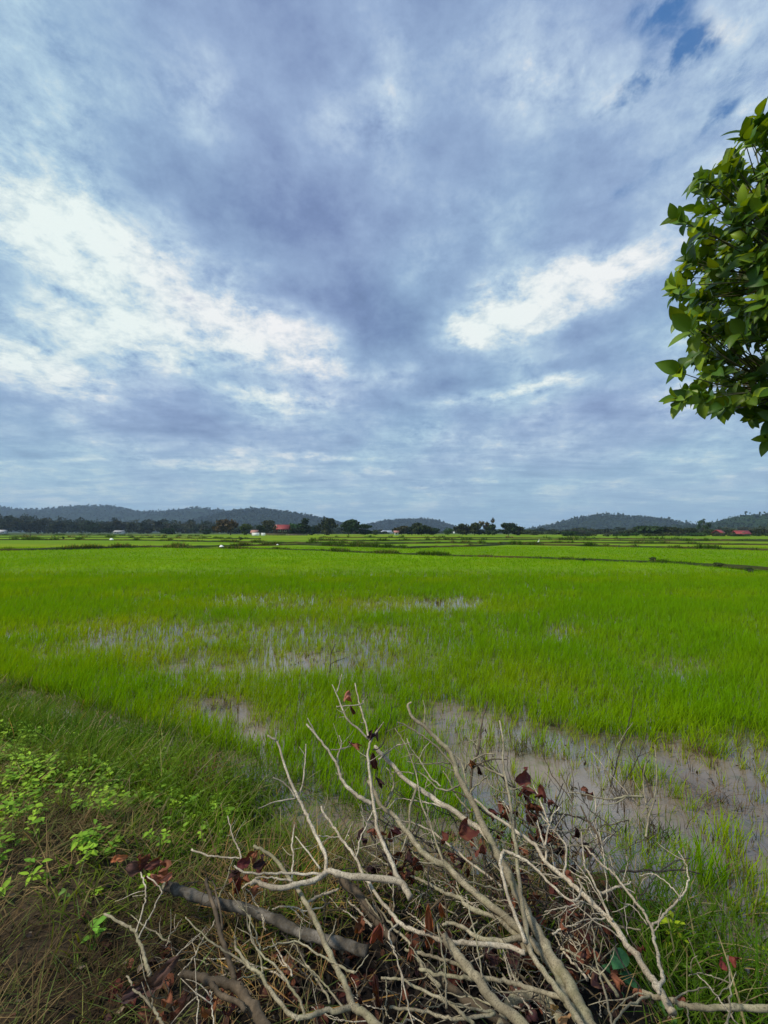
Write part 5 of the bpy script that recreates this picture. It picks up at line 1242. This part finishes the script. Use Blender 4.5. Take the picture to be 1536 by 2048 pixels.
# small withered leaves caught among the twigs
hot = [(1050,1600,45,35),(1010,1640,50,35),(960,1690,50,40),(800,1700,40,40),(830,1740,40,30),(1110,1790,60,50),(1150,1860,60,60),(900,1850,80,60),(760,1930,60,60),(490,1745,30,20),(290,1740,35,16),(1080,1680,60,40),(1290,1960,60,40),(400,2010,60,30)]
for i in range(95):
    hx, hy, sx_, sy_ = hot[i % len(hot)]; px, py = random.gauss(hx, sx_*.8), random.gauss(hy, sy_*.8)
    if py > 2040: py = 2040
    Dd = Dp(py, random.uniform(-.06, .12)); p = at(px, py, Dd); g_ = gz(p.x, p.y)
    if p.z < g_+.01: p.z = g_+.012
    a = random.uniform(-2.6, -.5); L = random.uniform(22, 42)/F*Dd
    dead_leaf('dead_leaf', 'small curled brown leaf caught among the twigs of the heap', p, L, L*random.uniform(.4, .75), (math.cos(a), random.uniform(-.4, .4), math.sin(a)), (random.uniform(-.7, .7), -1, random.uniform(-.2, .8)),
              random.choice([BRN, (.16,.055,.035), DRK, (.10,.03,.022), (.20,.075,.04), RED]), random.uniform(.8, 3.2), random.uniform(.7, 1.7), 900+i, group='small curled leaves caught in the heap', twist=random.uniform(-2, 2))
# litter of alike leaves in and under the heap
for i in range(250):
    if i < 90: px, py = random.gauss(1010, 90), random.gauss(1660, 50)
    elif i < 210: px, py = random.gauss(1080, 90), random.gauss(1850, 90)
    else: px, py = random.uniform(220, 760), random.uniform(1900, 2045)
    if py < 1590: py = 1600
    p = ground_at(px, py); cl_ = random.choice([RED, BRN, DRK, DRK, PUR, BRN, (.10,.04,.03), (.19,.07,.045)])
    a = random.random()*6.28
    dead_leaf('dead_leaf', 'withered dark brown leaf lying in the litter under the branch heap', (p.x, p.y, p.z+random.uniform(.01, .10 if i < 210 else .03)), random.uniform(.05, .095), random.uniform(.035, .06),
              (math.cos(a), math.sin(a), random.uniform(-.3, .5)), (random.uniform(-.5, .5), random.uniform(-.9, .1), 1), cl_, random.uniform(.4, 2.0), random.uniform(.4, 1.3), 400+i, group='withered leaves under the branch heap', twist=random.uniform(-1, 1))
# crumbled litter, its colour darkened to deepen the shade under the heap
n = 9000; x = RNG.normal(.3, .85, n); y = RNG.uniform(.8, 2.5, n); z = terrain(x, y)+RNG.uniform(0, .03, n); L = RNG.uniform(.008, .04, n)
c = vary((.020, .014, .011), n, .5); c[RNG.random(n) < .2] = (.075, .033, .02); c[RNG.random(n) < .08] = (.20, .15, .10)
V, Fl, Cn, Cc = leaf_arrays(np.stack([x, y, z], -1), np.stack([RNG.normal(size=n), RNG.normal(size=n), RNG.uniform(-.3, .3, n)], -1), np.stack([RNG.uniform(-.7, .7, n), RNG.uniform(-.7, .7, n), np.ones(n)], -1), L, L*RNG.uniform(.3, .7, n), RNG.uniform(-1, 1, n), RNG.uniform(0, .7, n), c, 3)
tag(new_mesh('leaf_litter', V, Fl, Cn, M['deadleaf'], None, Cc, True), 'crumbled blackish leaf litter under the branch heap', kind='stuff')

# ------------------------------------------------------------------ straw clumps and bits in the mud
def straw_clump(label, px, py, s, col, seed):
    p = on_plane(px, py, ZW); rr = np.random.default_rng(seed); N = 90
    root_p = np.stack([rr.normal(0, s*.35, N), rr.normal(0, s*.2, N), rr.uniform(-.01, .03, N)], -1)+np.array(p)
    cc = np.clip(np.array(col)*(1+rr.normal(0, .35, (N, 1))), .005, 1)
    V, Fl, Cn, Cc = blades('s', root_p, rr.uniform(.3, .9, N)*s*.5, .004, rr.uniform(0, 6.28, N), rr.uniform(.6, 2.2, N), rr.uniform(0, .6, N), cc*.6, cc, None, 2)
    tag(new_mesh('straw_clump', V, Fl, Cn, M['dry'], None, Cc), label, 'straw')
for i, a in enumerate([('brown bundle of rotting straw in the mud near the right edge', 1402, 1505, .30, (.16,.07,.04)), ('dark straw tangle on the small pool at the left', 430, 1417, .28, (.07,.055,.03)),
     ('small dark straw bit at the top end of the mud', 835, 1356, .16, (.05,.035,.02)), ('dark twiggy straw on the mud right of the pile top', 1048, 1503, .26, (.06,.045,.02)),
     ('flat brown straw mat in the wide mud at the right', 1410, 1605, .45, (.14,.09,.05)), ('dark straw clump between two green tufts in the mud', 1245, 1595, .2, (.08,.06,.03)),
     ('small dark tangle near the lower mud edge', 1315, 1670, .15, (.05,.035,.02)), ('little dark straw knot at the mud edge below the rice', 1105, 1452, .16, (.06,.04,.02))]):
    straw_clump(a[0], a[1], a[2], a[3], a[4], 700+i)
# rusty dead tuft in the bank grass
p = ground_at(375, 1570); rr = RNG; N = 160
P = np.stack([rr.normal(p.x, .09, N), rr.normal(p.y, .07, N), np.full(N, p.z)], -1); cc = vary((.22, .08, .05), N, .4)
V, Fl, Cn, Cc = blades('s', P, rr.uniform(.06, .2, N), .006, rr.uniform(0, 6.28, N), rr.uniform(.3, 1.8, N), rr.uniform(0, 1, N), cc*.5, cc, None, 3)
tag(new_mesh('dead_tuft', V, Fl, Cn, M['dry'], None, Cc), 'rust coloured dead tuft in the dark grass of the bank', 'tuft')
n = 2600; x = RNG.uniform(-2.6, 6.5, n); y = RNG.uniform(2.2, 9, n); d = edge_d(x, y); px, py = project(x, y, ZW); dn = rice_density(x, y)
ok = (d < -.02) & (dn < .6) & (RNG.random(n) < 1-dn); x, y = x[ok], y[ok]; n = len(x); c = vary((.06, .042, .022), n, .5); L = RNG.uniform(.01, .06, n)
V, Fl, Cn, Cc = leaf_arrays(np.stack([x, y, np.full(n, ZW+.004)], -1), np.stack([RNG.normal(size=n), RNG.normal(size=n), RNG.uniform(0, .5, n)], -1), np.stack([RNG.uniform(-.4, .4, n), RNG.uniform(-.4, .4, n), np.ones(n)], -1), L, L*RNG.uniform(.15, .5, n), RNG.uniform(-1, 1, n), .2, c, 2)
tag(new_mesh('mud_debris', V, Fl, Cn, M['deadleaf'], None, Cc), 'bits of rotting leaf and stalk floating on the muddy water', kind='stuff')

# ------------------------------------------------------------------ haze
mb = MB(); mb.box(-6100, 6100, -6100, 6200, -3.5, 260)
def _haze(tt):
    v = tt.n('ShaderNodeVolumePrincipled', ins={'Color': (.52, .72, .95, 1), 'Density': HAZE, 'Anisotropy': .0})
    tt.n('ShaderNodeOutputMaterial', ins={1: v.outputs[0]})
HAZE = .00014
hz = mb.build('haze', mat('haze', _haze)); tag(hz, 'thin blue haze over the fields', kind='stuff')
print('total objects', len(bpy.data.objects))
